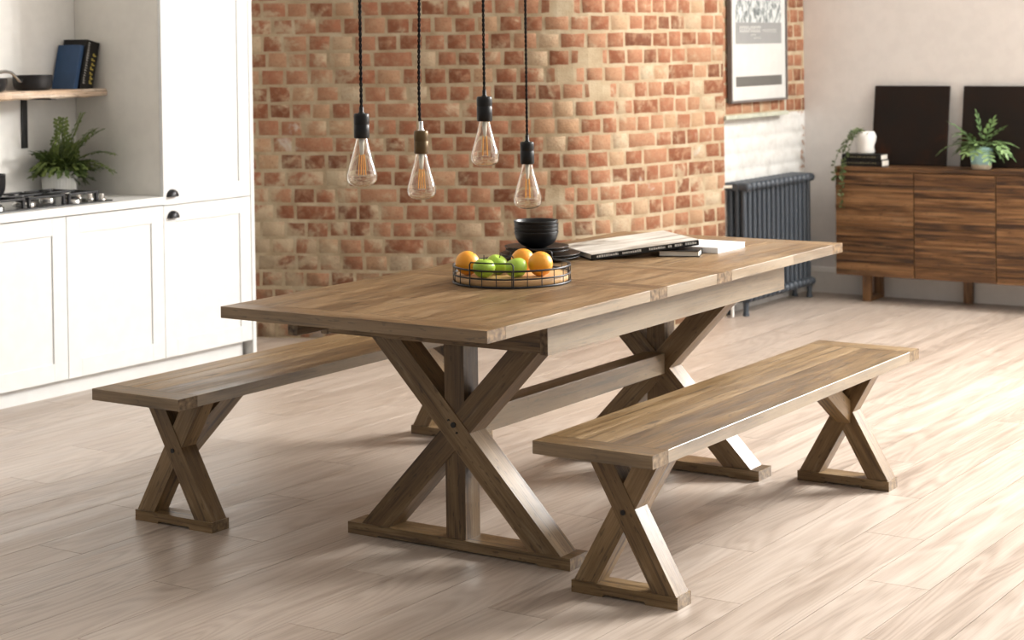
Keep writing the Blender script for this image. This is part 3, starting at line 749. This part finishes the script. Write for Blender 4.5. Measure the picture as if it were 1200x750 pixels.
# ------------------------------------------------------------------ kitchen
CY = 2.85                                   # door fronts
WT = .832
def shaker(mb, x0, x1, z0, z1, stile=.078, th=.020, rec=.006):
    y = CY
    mb.box((x0, y, z0), (x0 + stile, y + th, z1), 'z'); mb.box((x1 - stile, y, z0), (x1, y + th, z1), 'z')
    mb.box((x0 + stile, y, z0), (x1 - stile, y + th, z0 + stile)); mb.box((x0 + stile, y, z1 - stile), (x1 - stile, y + th, z1))
    mb.box((x0 + stile - .002, y + rec, z0 + stile - .002), (x1 - stile + .002, y + th, z1 - stile + .002))
def cup_pull(x, z, parent):
    m_ = MB(); n = 12; rows = []
    for k in range(n + 1):
        a = PI * k / n; rows.append([Vector((x + .033 * math.cos(a) * s_, CY - d_, z - .014 + .034 * math.sin(a) * s_)) for s_, d_ in ((1.0, 0), (1.0, .010), (.88, .020), (.60, .026), (.0, .027))])
    m_.grid(rows, False, smooth=True)
    rows2 = [[p + Y * .0015 if i else p for i, p in enumerate(r)] for r in rows]
    m_.box((x - .033, CY - .003, z - .016), (x + .033, CY - .0002, z - .013))
    return m_.build('handle', M['dark_steel'], parent)
def base_cabinet(label, x0, x1):
    r = thing('base_cabinet', label, 'cabinet', (x0, CY, 0), 'white base cabinets under the worktop')
    m_ = MB(); m_.box((x0 + .001, CY + .0215, .075), (x1 - .001, 3.418, WT - .0365)); m_.build('carcass', M['white_paint'], r)
    m_ = MB(); shaker(m_, x0 + .0015, x1 - .0015, .079, WT - .041); d = m_.build('door', M['white_paint'], r, .0008)
    return r
base_cabinet('white shaker base cabinet beside the tall cabinet, right under the fern', .442, 1.040)
base_cabinet('white shaker base cabinet at the left edge of the photo, under the hob', -.160, .4405)
m_ = MB(); m_.box((-.75, 2.832, WT - .036), (1.038, 3.418, WT)); tag(m_.build('worktop', M['worktop'], None, .002), 'white kitchen worktop running over the base cabinets', 'worktop')
m_ = MB(); m_.box((-.75, CY + .05, 0), (1.625, CY + .068, .073)); tag(m_.build('plinth', M['white_paint'], None, .001), 'long white plinth board under the kitchen cabinets', 'plinth')
tc = thing('tall_cabinet', 'tall white kitchen cabinet standing against the brick wall', 'cabinet', (1.042, CY, 0))
m_ = MB(); m_.box((1.0415, CY + .0215, .075), (1.642, 3.418, 2.35)); m_.build('carcass', M['cabinet_side'], tc, .001)
m_ = MB(); m_.box((1.6435, CY - .002, 0), (1.668, 3.418, 2.36)); m_.build('end_panel', M['white_paint'], tc, .001)
m_ = MB(); shaker(m_, 1.0415, 1.6405, .079, .7865); d1 = m_.build('door', M['white_paint'], tc, .0008); cup_pull(1.097, .742, d1)
m_ = MB(); shaker(m_, 1.0415, 1.6405, .7900, 2.35); d2 = m_.build('door', M['white_paint'], tc, .0008); cup_pull(1.094, .842, d2)

# gas hob
hb = thing('gas_hob', 'black glass gas hob with steel burners set on the worktop', 'hob', (.40, 3.10, WT))
O_ = (.40, 3.10, WT)
m_ = MB(); m_.box((.02, 2.895, WT + .0005), (.765, 3.235, WT + .007)); m_.build('hob_plate', M['hob_glass'], hb, .002, origin=O_)
for (bx, by, br) in ((.17, 3.145, .045), (.17, 2.985, .035), (.40, 3.065, .055), (.60, 3.145, .035), (.60, 2.985, .045)):
    m_ = MB(); m_.lathe([(br, WT + .0072), (br, WT + .016), (br * .85, WT + .020), (0, WT + .020)], (bx, by, 0), 28); b_ = m_.build('burner', M['steel'], hb, origin=O_)
    m_ = MB(); m_.lathe([(br * .72, WT + .0202), (br * .76, WT + .024), (br * .6, WT + .028), (0, WT + .028)], (bx, by, 0), 24); m_.build('burner_cap', M['dark_steel'], b_, origin=O_)
for (x0, x1) in ((.065, .275), (.295, .505), (.525, .700)):
    m_ = MB(); z = WT + .046
    for yy in (2.925, 3.065, 3.205): m_.bar((x0, yy, z), (x1, yy, z), Y, .012, .010)
    for xx in (x0 + .006, x1 - .006): m_.bar((xx, 2.925, z - .002), (xx, 3.205, z - .002), X, .012, .010)
    for xx in (x0 + .006, x1 - .006):
        for yy in (2.927, 3.203): m_.bar((xx, yy, WT + .0072), (xx, yy, z), X, .014, .014)
    xm = (x0 + x1) / 2; m_.bar((xm, 2.925, z), (xm, 3.0, z), X, .010, .010); m_.bar((xm, 3.13, z), (xm, 3.205, z), X, .010, .010)
    m_.build('pan_support', M['dark_steel'], hb, .002, origin=O_)
for k in range(4):
    m_ = MB(); m_.lathe([(.017, WT + .0072), (.017, WT + .012), (.013, WT + .014), (.012, WT + .034), (.010, WT + .036), (0, WT + .036)], (.735, 2.935 + k * .075, 0), 20); m_.build('control_knob', M['steel'], hb, origin=O_)

def saucepan(name, label, loc, R, h, hdir, mat, grp=None, handle=True):
    o = Vector(loc); r = thing(name, label, 'pan', o, grp)
    m_ = MB(); m_.lathe([(0, 0), (R * .78, 0), (R * .90, h * .10), (R * .97, h * .30), (R, h * .6), (R, h * .98), (R * 1.012, h), (R * .985, h), (R * .97, h * .95), (R * .965, h * .5), (R * .92, h * .25), (R * .8, h * .08), (0, h * .05)], o, 48)
    m_.build('pan_body', mat, r, origin=o)
    if handle:
        d = Vector((math.cos(hdir), math.sin(hdir), 0)); b_ = o + d * R
        pts = [b_ + Z * h * .62, b_ + d * .02 + Z * h * .66, b_ + d * .05 + Z * h * .95, b_ + d * .085 + Z * h * 1.22, b_ + d * .13 + Z * h * 1.30, b_ + d * .235 + Z * h * 1.24]
        m_ = MB(); m_.tube(pts, [.0085, .007, .0065, .007, .008, .009], 10); m_.build('pan_handle', M['steel'], r, origin=o)
    return r
# wall shelf
SHT = 1.334
sh = thing('wall_shelf', 'thick live-edge wooden shelf on black brackets above the hob', 'shelf', (.4, 3.31, 1.296))
m_ = MB(); n = 40; ring = []
rnd = random.Random(5); fe = [3.198 + rnd.uniform(-.006, .006) for _ in range(n + 1)]
rows = []
for k in range(n + 1):
    x = -.75 + (1.0385 + .75) * k / n; q = fe[k]
    rows.append([Vector((x, 3.418, 1.297)), Vector((x, q + .012, 1.296 + rnd.uniform(-.003, .003))), Vector((x, q + .002, 1.303)), Vector((x, q, 1.318)), Vector((x, q + .007, SHT - .003)), Vector((x, q + .016, SHT)), Vector((x, 3.418, SHT))])
i0 = 0
m_.grid(rows, True, uvs=lambda k: (-.75 + 1.789 * (k // 7) / n, (0, .22, .24, .255, .27, .29, .49)[k % 7]), tint=(.55, 0, 0), smooth=False)
m_.face(rows[0][::-1], [(0, 0)] * 7, (.5, 1, 0)); m_.face(rows[-1], [(p.y, p.z) for p in rows[-1]], (.5, 1, 0))
m_.build('board', M['shelf'], sh, origin=(.4, 3.31, 1.296))
for bx in (.716, -.45):
    m_ = MB(); m_.box((bx - .017, 3.411, 1.062), (bx + .017, 3.4185, 1.296), 'z'); m_.box((bx - .017, 3.215, 1.290), (bx + .017, 3.411, 1.2965), 'y')
    m_.bar((bx, 3.413, 1.12), (bx, 3.30, 1.288), X, .012, .008) if False else None
    m_.build('bracket', M['black_metal'], sh, .001, origin=(.4, 3.31, 1.296))
saucepan('saucepan', 'black saucepan with curved steel handle beside the blue book on the shelf', (.668, 3.300, SHT + .0005), .090, .070, math.radians(196), M['pan'])
saucepan('frying_pan', 'black pan cut off by the left edge of the photo, on the shelf', (.335, 3.262, SHT + .0005), .115, .062, math.radians(160), M['pan'])
saucepan('cooking_pot', 'dark cooking pot at the left edge of the photo, on the hob', (.17, 3.10, WT + .0515), .118, .10, math.radians(200), M['pan'], handle=False)

# standing books: built lying against x, leaning to the tall cabinet
def standing_book(name, label, x, y_spine, depth, height, thick, cover, lean, grp):
    r = thing(name, label, 'book', (0, 0, 0), grp); ct = .003
    m_ = MB(); m_.box((0, 0, 0), (ct, depth, height), 'z'); m_.box((thick - ct, 0, 0), (thick, depth, height), 'z'); m_.box((ct, 0, 0), (thick - ct, ct, height), 'z')
    m_.build('cover', cover, r, .0012)
    p = MB(); p.box((ct + .0002, ct + .0002, .004), (thick - ct - .0002, depth - .006, height - .004), 'z'); p.build('pages', M['page'], r)
    r.location = (x, y_spine, SHT + .0006); r.rotation_euler = (0, lean, 0)
    return r
LEAN = math.radians(13)
bb = standing_book('cookbook', 'thick black cookbook with yellow and white spine lettering, leaning on the cabinet side', .906, 3.247, .158, .238, .082, M['dark_cover'], LEAN, None)
def vmarks(parent, mat, x0, x1, z0, z1, step, nm):
    m_ = MB(); z = z0
    while z < z1:
        h_ = random.uniform(.5, .8) * step
        a = x0 + random.uniform(0, .25) * (x1 - x0); b_ = x1 - random.uniform(0, .25) * (x1 - x0)
        m_.box((a, -.0008, z), (b_, .0004, z + h_ * .45)); m_.box((a, -.0008, z), (a + (b_ - a) * .4, .0004, z + h_)); z += step
    return m_.build(nm, mat, None)
for nm, mt, x0, x1, z0, z1, st in (('title_lettering', M['lettering_yellow'], .045, .072, .035, .175, .022), ('author_lettering', M['lettering_white'], .010, .027, .03, .225, .012)):
    o_ = vmarks(bb, mt, x0, x1, z0, z1, st, nm); o_.parent = bb
blb = standing_book('book', 'plain blue hardback leaning against the black cookbook on the shelf', .8795, 3.258, .150, .212, .0225, M['blue_cover'], LEAN, None)

# foliage helpers
def leaflet(mb, p, d, n, L, Wd, tint, curl=.15):
    d = Vector(d).normalized(); n = (Vector(n) - d * Vector(n).dot(d))
    if n.length < 1e-4: n = d.orthogonal()
    n.normalize(); s_ = d.cross(n)
    prof = [(0, .10), (.3, .85), (.6, 1.0), (.85, .55), (1, .05)]
    rows = []
    for t_, w_ in prof:
        c = p + d * L * t_ - n * L * curl * t_ * t_
        rows.append([c - s_ * Wd * w_ / 2 + n * Wd * .10, c, c + s_ * Wd * w_ / 2 + n * Wd * .10])
    mb.grid(rows, False, tint=(tint, 0, 0))
def frond_path(p0, az, el, L, droop, n=14):
    pts = [Vector(p0)]; d = Vector((math.cos(az) * math.cos(el), math.sin(az) * math.cos(el), math.sin(el)))
    for k in range(n):
        d = (d - Z * droop / n * (1 + k / n)).normalized(); pts.append(pts[-1] + d * L / n)
    return pts
# ribbed pot with fern
PC = Vector((.845, 3.325, WT + .0006))
fern = thing('potted_fern', 'feathery green fern in a white ribbed pot on the worktop', 'plant', PC)
m_ = MB(); m_.lathe([(0, 0), (.070, 0), (.0765, .004), (.0815, .060), (.0835, .120), (.0825, .123), (.0785, .122), (.0775, .100), (0, .100)], PC, 144, ripple=lambda a, z: .010 * math.cos(36 * a) if .003 < z < .119 else 0); m_.build('pot', M['ceramic'], fern, origin=PC)
m_ = MB(); m_.lathe([(.0772, .1005), (.05, .106), (0, .110)], PC, 24); m_.build('soil', M['soil'], fern, origin=PC)
rf = random.Random(7); fol = MB()
def compound(mb, pts, rf, side, sub, tbase):
    for i in range(2, len(pts) - 1):
        d = (pts[i + 1] - pts[i - 1]).normalized(); t_ = i / (len(pts) - 1)
        lat = d.cross(Z);
        if lat.length < .05: lat = Vector((1, 0, 0))
        lat.normalize(); up = lat.cross(d)
        for s_ in (-1, 1):
            l_ = side * math.sin(min(1, t_ * 1.25 + .12) * PI * .86) * rf.uniform(.8, 1.15)
            q0 = pts[i]; dd = (lat * s_ + d * .55 + up * rf.uniform(-.1, .25)).normalized()
            k = max(2, int(l_ / sub))
            for j in range(1, k + 1):
                q = q0 + dd * l_ * j / k
                for s2 in (-1, 1):
                    leaflet(mb, q, dd * .6 + d * s2 * .9 + up * rf.uniform(-.3, .3), up, sub * rf.uniform(.9, 1.4), sub * .75, min(1, max(0, tbase + rf.uniform(-.25, .3))), .2)
    mb.tube(pts, [.0016] * (len(pts) - 1) + [.0006], 5, tint=(.3, 0, 0))
made = 0; tries = 0
while made < 42 and tries < 400:
    tries += 1
    az = rf.uniform(0, 2 * PI); el = rf.uniform(.10, 1.35); L = rf.uniform(.11, .20)
    pts = frond_path(PC + Vector((rf.uniform(-.04, .04), rf.uniform(-.04, .04), .104)), az, el, L, rf.uniform(.5, 1.4))
    if max(p.y for p in pts) > 3.39 or max(p.x for p in pts) > 1.005 or (min(p.z for p in pts) < PC.z + .085 and abs(az - 4.1) < 1.2) or min(p.z for p in pts) < PC.z + .05: continue
    compound(fol, pts, rf, .055, .0150, rf.uniform(.15, .8)); made += 1
# tall airy fronds
for az, el, L, dr in ((-1.15, 1.28, .31, .35), (-2.4, 1.35, .27, .15), (-2.2, 1.2, .30, .25), (-.95, 1.10, .30, .7), (-1.05, .85, .30, .9), (-2.6, .6, .25, .9), (-1.2, .75, .30, 1.2), (3.4, .8, .22, 1.0), (-1.3, 1.1, .29, .6)):
    pts = frond_path(PC + Vector((0, -.01, .104)), az, el, L, dr)
    compound(fol, pts, rf, .040, .0150, .7)
fol.build('foliage', M['fern'], fern, origin=PC)

# ------------------------------------------------------------------ radiator
rad = thing('column_radiator', 'dark slate column radiator against the whitewashed chimney recess', 'radiator', (3.9, 1.35, 0))
n = 15; x0, x1 = 3.915, 4.815; st = (x1 - x0) / n
for k in range(n):
    cx = x0 + st * (k + .5); m_ = MB()
    for yy in (1.302, 1.342, 1.382): m_.tube([(cx, yy, .105), (cx, yy, .705)], .0165, 10)
    for zz in (.100, .712):
        pts = [(cx, 1.280, zz), (cx, 1.404, zz)]
        for sgn in (0,):
            m_.tube(pts, .0255, 12)
        m_.lathe([(0, -.0255), (.018, -.018), (.0255, 0), (.018, .018), (0, .0255)], (cx, 1.280, zz), 12); m_.lathe([(0, -.0255), (.018, -.018), (.0255, 0), (.018, .018), (0, .0255)], (cx, 1.404, zz), 12)
        m_.tube([(cx - st / 2, 1.342, zz), (cx + st / 2, 1.342, zz)], .021, 12)
    if k in (0, n - 1):
        for yy in (1.295, 1.389): m_.tube([(cx, yy, .085), (cx, yy, .03), (cx, yy, .003)], [.019, .014, .019], 10)
    m_.build('column', M['radiator'], rad, origin=(3.9, 1.35, 0))
m_ = MB(); m_.tube([(3.915, 1.342, .10), (3.885, 1.342, .10), (3.875, 1.342, .095), (3.872, 1.342, .06), (3.872, 1.342, .001)], .009, 10); m_.lathe([(0, .07), (.016, .07), (.018, .10), (.018, .125), (.012, .14), (0, .14)], (3.885, 1.342, 0), 16); m_.build('valve', M['ceramic'], rad, origin=(3.9, 1.35, 0))
m_ = MB(); m_.tube([(3.872, 1.405, .002), (3.872, 1.405, .60), (3.872, 1.405, .70), (3.885, 1.39, .715), (3.915, 1.36, .715)], .009, 10); m_.build('supply_pipe', M['pipe'], rad, origin=(3.9, 1.35, 0))

# ------------------------------------------------------------------ poster
po = thing('framed_poster', 'tall framed black and white poster hanging on the brick chimney wall', 'poster', (4.28, 1.37, 1.172))
PO = (4.28, 1.37, 1.172); px0, px1, pz0, pz1, py = 3.912, 4.642, 1.172, 2.20, 1.352
m_ = MB(); fw = .014
m_.box((px0, py, pz0), (px0 + fw, 1.378, pz1), 'z'); m_.box((px1 - fw, py, pz0), (px1, 1.378, pz1), 'z'); m_.box((px0 + fw, py, pz0), (px1 - fw, 1.378, pz0 + fw)); m_.box((px0 + fw, py, pz1 - fw), (px1 - fw, 1.378, pz1))
m_.build('frame', M['poster_frame'], po, .001, origin=PO)
m_ = MB(); m_.box((px0 + fw, py + .010, pz0 + fw), (px1 - fw, 1.377, pz1 - fw)); m_.build('mount', M['mount'], po, origin=PO)
ix0, ix1 = 3.985, 4.575
m_ = MB(); m_.box((ix0, py + .0088, 1.620), (ix1, py + .0098, 2.12)); m_.build('street_photograph', M['skyline'], po, origin=PO)
m_ = MB(); m_.box((ix0, py + .0088, 1.500), (ix1, py + .0098, 1.6195)); m_.build('caption_band', M['print_grey'], po, origin=PO)
m_ = MB(); m_.box((ix0, py + .0088, 1.262), (ix1, py + .0098, 1.318)); m_.build('title_bar', M['print_dark'], po, origin=PO)
m_ = MB()
rp = random.Random(3)
for (a, b_, z0, z1) in ((4.035, 4.155, 1.565, 1.600), (4.170, 4.305, 1.565, 1.600), (4.325, 4.505, 1.566, 1.581), (4.175, 4.235, 1.545, 1.556), (4.215, 4.30, 1.528, 1.538)):
    x = a
    while x < b_:
        wd = (z1 - z0) * rp.uniform(.55, .75)
        m_.box((x, py + .0082, z0), (min(x + wd * .35, b_), py + .0088, z1)); m_.box((x, py + .0082, z1 - (z1 - z0) * .25), (min(x + wd, b_), py + .0088, z1)); m_.box((x, py + .0082, z0), (min(x + wd, b_), py + .0088, z0 + (z1 - z0) * .22)); x += wd * 1.25
m_.build('caption_lettering', M['mount'], po, origin=PO)

# ------------------------------------------------------------------ sideboard
SX, SD = 4.75, 5.018
sbd = thing('sideboard', 'long dark acacia sideboard with slatted doors along the white wall', 'sideboard', (4.88, .16, 0))
SO = (4.88, .16, 0); SB, ST = .150, .782; ys = [1.112, .634, .160, -.314, -.788]
m_ = MB(); m_.box((SX + .022, ys[-1], SB), (SD, ys[0], ST - .024), 'y', 0, .3); m_.build('carcass', M['acacia'], sbd, .001, origin=SO)
m_ = MB()
for k in range(3):
    xa = SX + .002 + k * .0887; m_.box((xa, ys[-1], ST - .0235), (xa + .0882, ys[0], ST), 'y', 0, random.uniform(.05, .4))
m_.build('top', M['acacia'], sbd, .0015, origin=SO)
for a, b_ in zip(ys, ys[1:]):
    m_ = MB(); z = SB + .002; zt = ST - .026
    while z < zt - .004:
        h_ = min(random.choice((.010, .013, .016, .020, .026, .032)), zt - z)
        pr = random.choice((0, .002, .004, .006))
        m_.box((SX + .006 - pr, b_ + .002, z), (SX + .0215, a - .002, z + h_ - .0006), 'y', 0, random.random()); z += h_
    m_.build('door', M['acacia'], sbd, .0012, origin=SO)
for yy in (.940, .400, -.62):
    dep = (4.790, 5.000) if yy != .400 else (4.965, 5.005)
    m_ = MB(); tk = .040
    m_.box((dep[0], yy - .025, 0.0005), (dep[0] + tk, yy + .025, SB - .0005), 'z', 0, .55)
    if yy != .400:
        m_.box((dep[1] - tk, yy - .025, 0.0005), (dep[1], yy + .025, SB - .0005), 'z', 0, .55); m_.box((dep[0] + tk, yy - .025, .0005), (dep[1] - tk, yy + .025, .030), 'x', 0, .45)
    m_.build('leg_frame', M['acacia'], sbd, .0015, origin=SO)

def leaning_board(label, y0, y1, hgt):
    m_ = MB(); xb = 4.935; xt = 5.012
    lean = math.atan2(xt - xb, hgt); d = Vector((math.sin(lean), 0, math.cos(lean)))
    o = Vector((xb, (y0 + y1) / 2, ST + .0008 + .018 * math.sin(lean)))
    m_.beam(o + d * hgt / 2, d, Y, hgt, y1 - y0, .018)
    r_ = m_.build('art_panel', M['rust'], None, .002, origin=o); return tag(r_, label, 'panel', 'dark square panels leaning on the wall')
leaning_board('square dark rusted panel leaning on the wall, the left one, beside the stacked books', .508, .962, .462)
leaning_board('square dark rusted panel leaning on the wall behind the teal plant pot', -.050, .425, .462)

# teal pot with hare's-foot fern
HC = Vector((4.838, .268, ST + .0006))
hp = thing('potted_plant', 'leafy green plant in a pale teal glazed pot on the sideboard', 'plant', HC)
m_ = MB(); m_.lathe([(0, 0), (.050, 0), (.054, .003), (.060, .06), (.066, .118), (.066, .122), (.062, .122), (.058, .104), (0, .104)], HC, 48); m_.build('pot', M['teal'], hp, origin=HC)
m_ = MB(); m_.lathe([(.0578, .1045), (.03, .110), (0, .112)], HC, 24); m_.build('soil', M['soil'], hp, origin=HC)
rf = random.Random(21); fo = MB()
def lobed(mb, pts, wid, tb, rf):
    n = len(pts)
    for i in range(1, n - 1):
        d = (pts[i + 1] - pts[i - 1]).normalized(); t_ = i / (n - 1)
        lat = d.cross(Z)
        if lat.length < .05: lat = Vector((0, 1, 0))
        lat.normalize(); up = lat.cross(d)
        if t_ < .30 or i % 2: continue
        w_ = wid * math.sin(min(1, (t_ - .1) * 1.15) * PI * .85) + .010
        for s_ in (-1, 1):
            leaflet(mb, pts[i], lat * s_ + d * .75 + up * .25, up, w_ * rf.uniform(.9, 1.35), w_ * .52, min(1, max(0, tb + rf.uniform(-.2, .2))), .25)
    leaflet(mb, pts[-2], pts[-1] - pts[-3], Z, wid, wid * .45, tb, .1)
    mb.tube(pts, .0018, 5, tint=(tb * .6, 0, 0))
specs = [(rf.uniform(0, 2 * PI), rf.uniform(.15, 1.1), rf.uniform(.13, .20), rf.uniform(.7, 1.5)) for _ in range(30)] + [(1.6, 1.40, .215, .10), (-1.9, 1.15, .20, .15), (1.9, .55, .26, 1.0), (1.75, .95, .22, .4), (-1.5, .35, .20, .9), (-1.7, .9, .2, .35), (3.0, .4, .17, 1.8), (-2.0, .2, .18, 1.7)]
for az, el, L, dr in specs:
    pts = frond_path(HC + Vector((rf.uniform(-.02, .02), rf.uniform(-.02, .02), .108)), az, el, L, dr, 12)
    if max(p.x for p in pts) > 4.905 or min(p.z for p in pts) < HC.z + .035 or (min(p.z for p in pts) < HC.z + .075 and min(p.x for p in pts) < HC.x - .06 and abs(pts[-1].y - HC.y + .02) < .07): continue
    lobed(fo, pts, rf.uniform(.036, .050), rf.uniform(.25, .9), rf)
fo.build('foliage', M['hare_fern'], hp, origin=HC)

# two books and the trailing plant in a white planter
bkz = ST + .0006
def flat_book(label, z, h, y0, y1, x0, x1):
    o = (x0, y0, z); r = thing('book', label, 'book', o, 'dark books stacked on the sideboard'); ct = .003
    m_ = MB(); m_.box((x0, y0, z), (x1, y1, z + ct), 'y'); m_.box((x0, y0, z + h - ct), (x1, y1, z + h), 'y'); m_.box((x0, y0, z + ct), (x0 + .004, y1, z + h - ct), 'y'); m_.build('cover', M['dark_cover'], r, .001, origin=o)
    m_ = MB(); m_.box((x0 + .0042, y0 + .002, z + ct + .0002), (x1 - .005, y1 - .004, z + h - ct - .0002), 'y'); m_.build('pages', M['page'], r, origin=o)
    m_ = MB(); yy = y0 + .035
    while yy < y1 - .03: m_.box((x0 - .0006, yy, z + h * .42), (x0 + .0002, yy + random.uniform(.004, .009), z + h * random.uniform(.56, .66))); yy += .015
    m_.build('spine_lettering', M['lettering_old'], r, origin=o)
    return r
flat_book('dark book with cream page edges lying directly on the sideboard', bkz, .037, .832, 1.085, 4.775, 4.885)
flat_book('dark book with cream page edges, upper of the two under the white planter', bkz + .0375, .033, .838, 1.080, 4.778, 4.882)
VZ = bkz + .0710; VC = Vector((4.835, .955, VZ))
vp = thing('trailing_plant', 'trailing vine in a white sculpted planter on the stacked books', 'plant', VC)
m_ = MB(); m_.lathe([(0, 0), (.045, 0), (.052, .010), (.050, .045), (.057, .075), (.060, .100), (.052, .128), (.046, .130), (.044, .110), (0, .108)], VC, 10, ripple=lambda a, z: .05 * math.sin(3 * a + z * 60), smooth=True); m_.build('planter', M['ceramic'], vp, origin=VC)
rf = random.Random(4); vm = MB()
def vine_run(pts, step=.012):
    P = [Vector(p) for p in pts]; dense = []
    for a, b_ in zip(P, P[1:]):
        n = max(1, int((b_ - a).length / step))
        for k in range(n): dense.append(a.lerp(b_, k / n) + Vector((rf.uniform(-.003, 0), rf.uniform(-.004, .004), rf.uniform(-.003, .003))))
    dense.append(P[-1])
    vm.tube(dense, .0014, 5, tint=(.3, 0, 0))
    for q in dense:
        for s_ in range(2):
            if rf.random() < .8: leaflet(vm, q, Vector((rf.uniform(-.9, -.1), rf.uniform(-1, 1), rf.uniform(-.5, .6))), Vector((-.7, 0, .7)), rf.uniform(.014, .026), rf.uniform(.010, .017), rf.uniform(0, 1), .2)
tp = VC + Z * .122
vine_run([tp, tp + Vector((-.035, .04, .018)), tp + Vector((-.06, .085, -.03)), (4.760, 1.075, .885), (4.752, 1.100, .845), (4.742, 1.108, .79), (4.735, 1.105, .70)])
vine_run([tp, tp + Vector((-.05, .03, .01)), (4.745, 1.02, .89), (4.742, 1.05, .81), (4.733, 1.06, .70), (4.732, 1.062, .60), (4.733, 1.058, .54)])
vine_run([tp, tp + Vector((-.05, .05, .012)), (4.760, 1.045, .90), (4.755, 1.06, .86)])
for k in range(26):
    leaflet(vm, tp + Vector((rf.uniform(-.045, .03), rf.uniform(-.03, .05), rf.uniform(-.012, .012))), (rf.uniform(-1, .2), rf.uniform(-1, 1), rf.uniform(0, .9)), Z, .028, .018, rf.random(), .3)
vm.build('vine', M['vine'], vp, origin=VC)

# ------------------------------------------------------------------ light
def area(name, loc, target, sx_, sy_, power, colr):
    l = bpy.data.lights.new(name, 'AREA'); l.shape = 'RECTANGLE'; l.size = sx_; l.size_y = sy_; l.energy = power; l.color = colr
    o = bpy.data.objects.new(name, l); col.objects.link(o); o.location = loc
    d = Vector(target) - Vector(loc); o.rotation_euler = d.to_track_quat('-Z', 'Y').to_euler(); return o
DAY = (1.0, .985, .955)
for i, (a, b_) in enumerate(WY):
    yc = (a + b_) / 2; area('window_daylight', (5.22, yc, (WZ0 + WZ1) / 2), (4.22, yc + .22, (WZ0 + WZ1) / 2 - .5), .36, WZ1 - WZ0, 520, DAY)
area('window_daylight', (1.9, -5.15, 2.1), (1.8, -4.15, 1.9), 3.4, 2.6, 60, (1, .995, .985))
wd = bpy.data.worlds.new('overcast_sky'); sc.world = wd; wd.use_nodes = True
wd.node_tree.nodes['Background'].inputs[0].default_value = (1, .995, .985, 1); wd.node_tree.nodes['Background'].inputs[1].default_value = .40

# ------------------------------------------------------------------ camera
cam = bpy.data.cameras.new('camera'); co = bpy.data.objects.new('camera', cam); col.objects.link(co); sc.camera = co
yaw, pitch, roll = .5841, -.02, -.013
fwd = Vector((math.cos(yaw) * math.cos(pitch), math.sin(yaw) * math.cos(pitch), math.sin(pitch)))
rt = Vector((math.sin(yaw), -math.cos(yaw), 0)); up = rt.cross(fwd)
r2 = rt * math.cos(roll) + up * math.sin(roll); u2 = -rt * math.sin(roll) + up * math.cos(roll)
mw = Matrix((r2, u2, -fwd)).transposed().to_4x4(); mw.translation = Vector((-5.1092, -3.1637, 1.5295)); co.matrix_world = mw
cam.sensor_width = 36; cam.lens = 2135.12 / 1200 * 36; cam.shift_y = -283.4468 / 1200; cam.clip_start = .05
cam.dof.use_dof = True; cam.dof.focus_distance = 5.35; cam.dof.aperture_fstop = 5.0
sc.view_settings.view_transform = 'Standard'; sc.view_settings.look = 'None'; sc.view_settings.gamma = 1; sc.view_settings.use_curve_mapping = False
sc.view_settings.exposure = 0.03
sc.cycles.max_bounces = 10; sc.cycles.transmission_bounces = 10; sc.cycles.transparent_max_bounces = 10
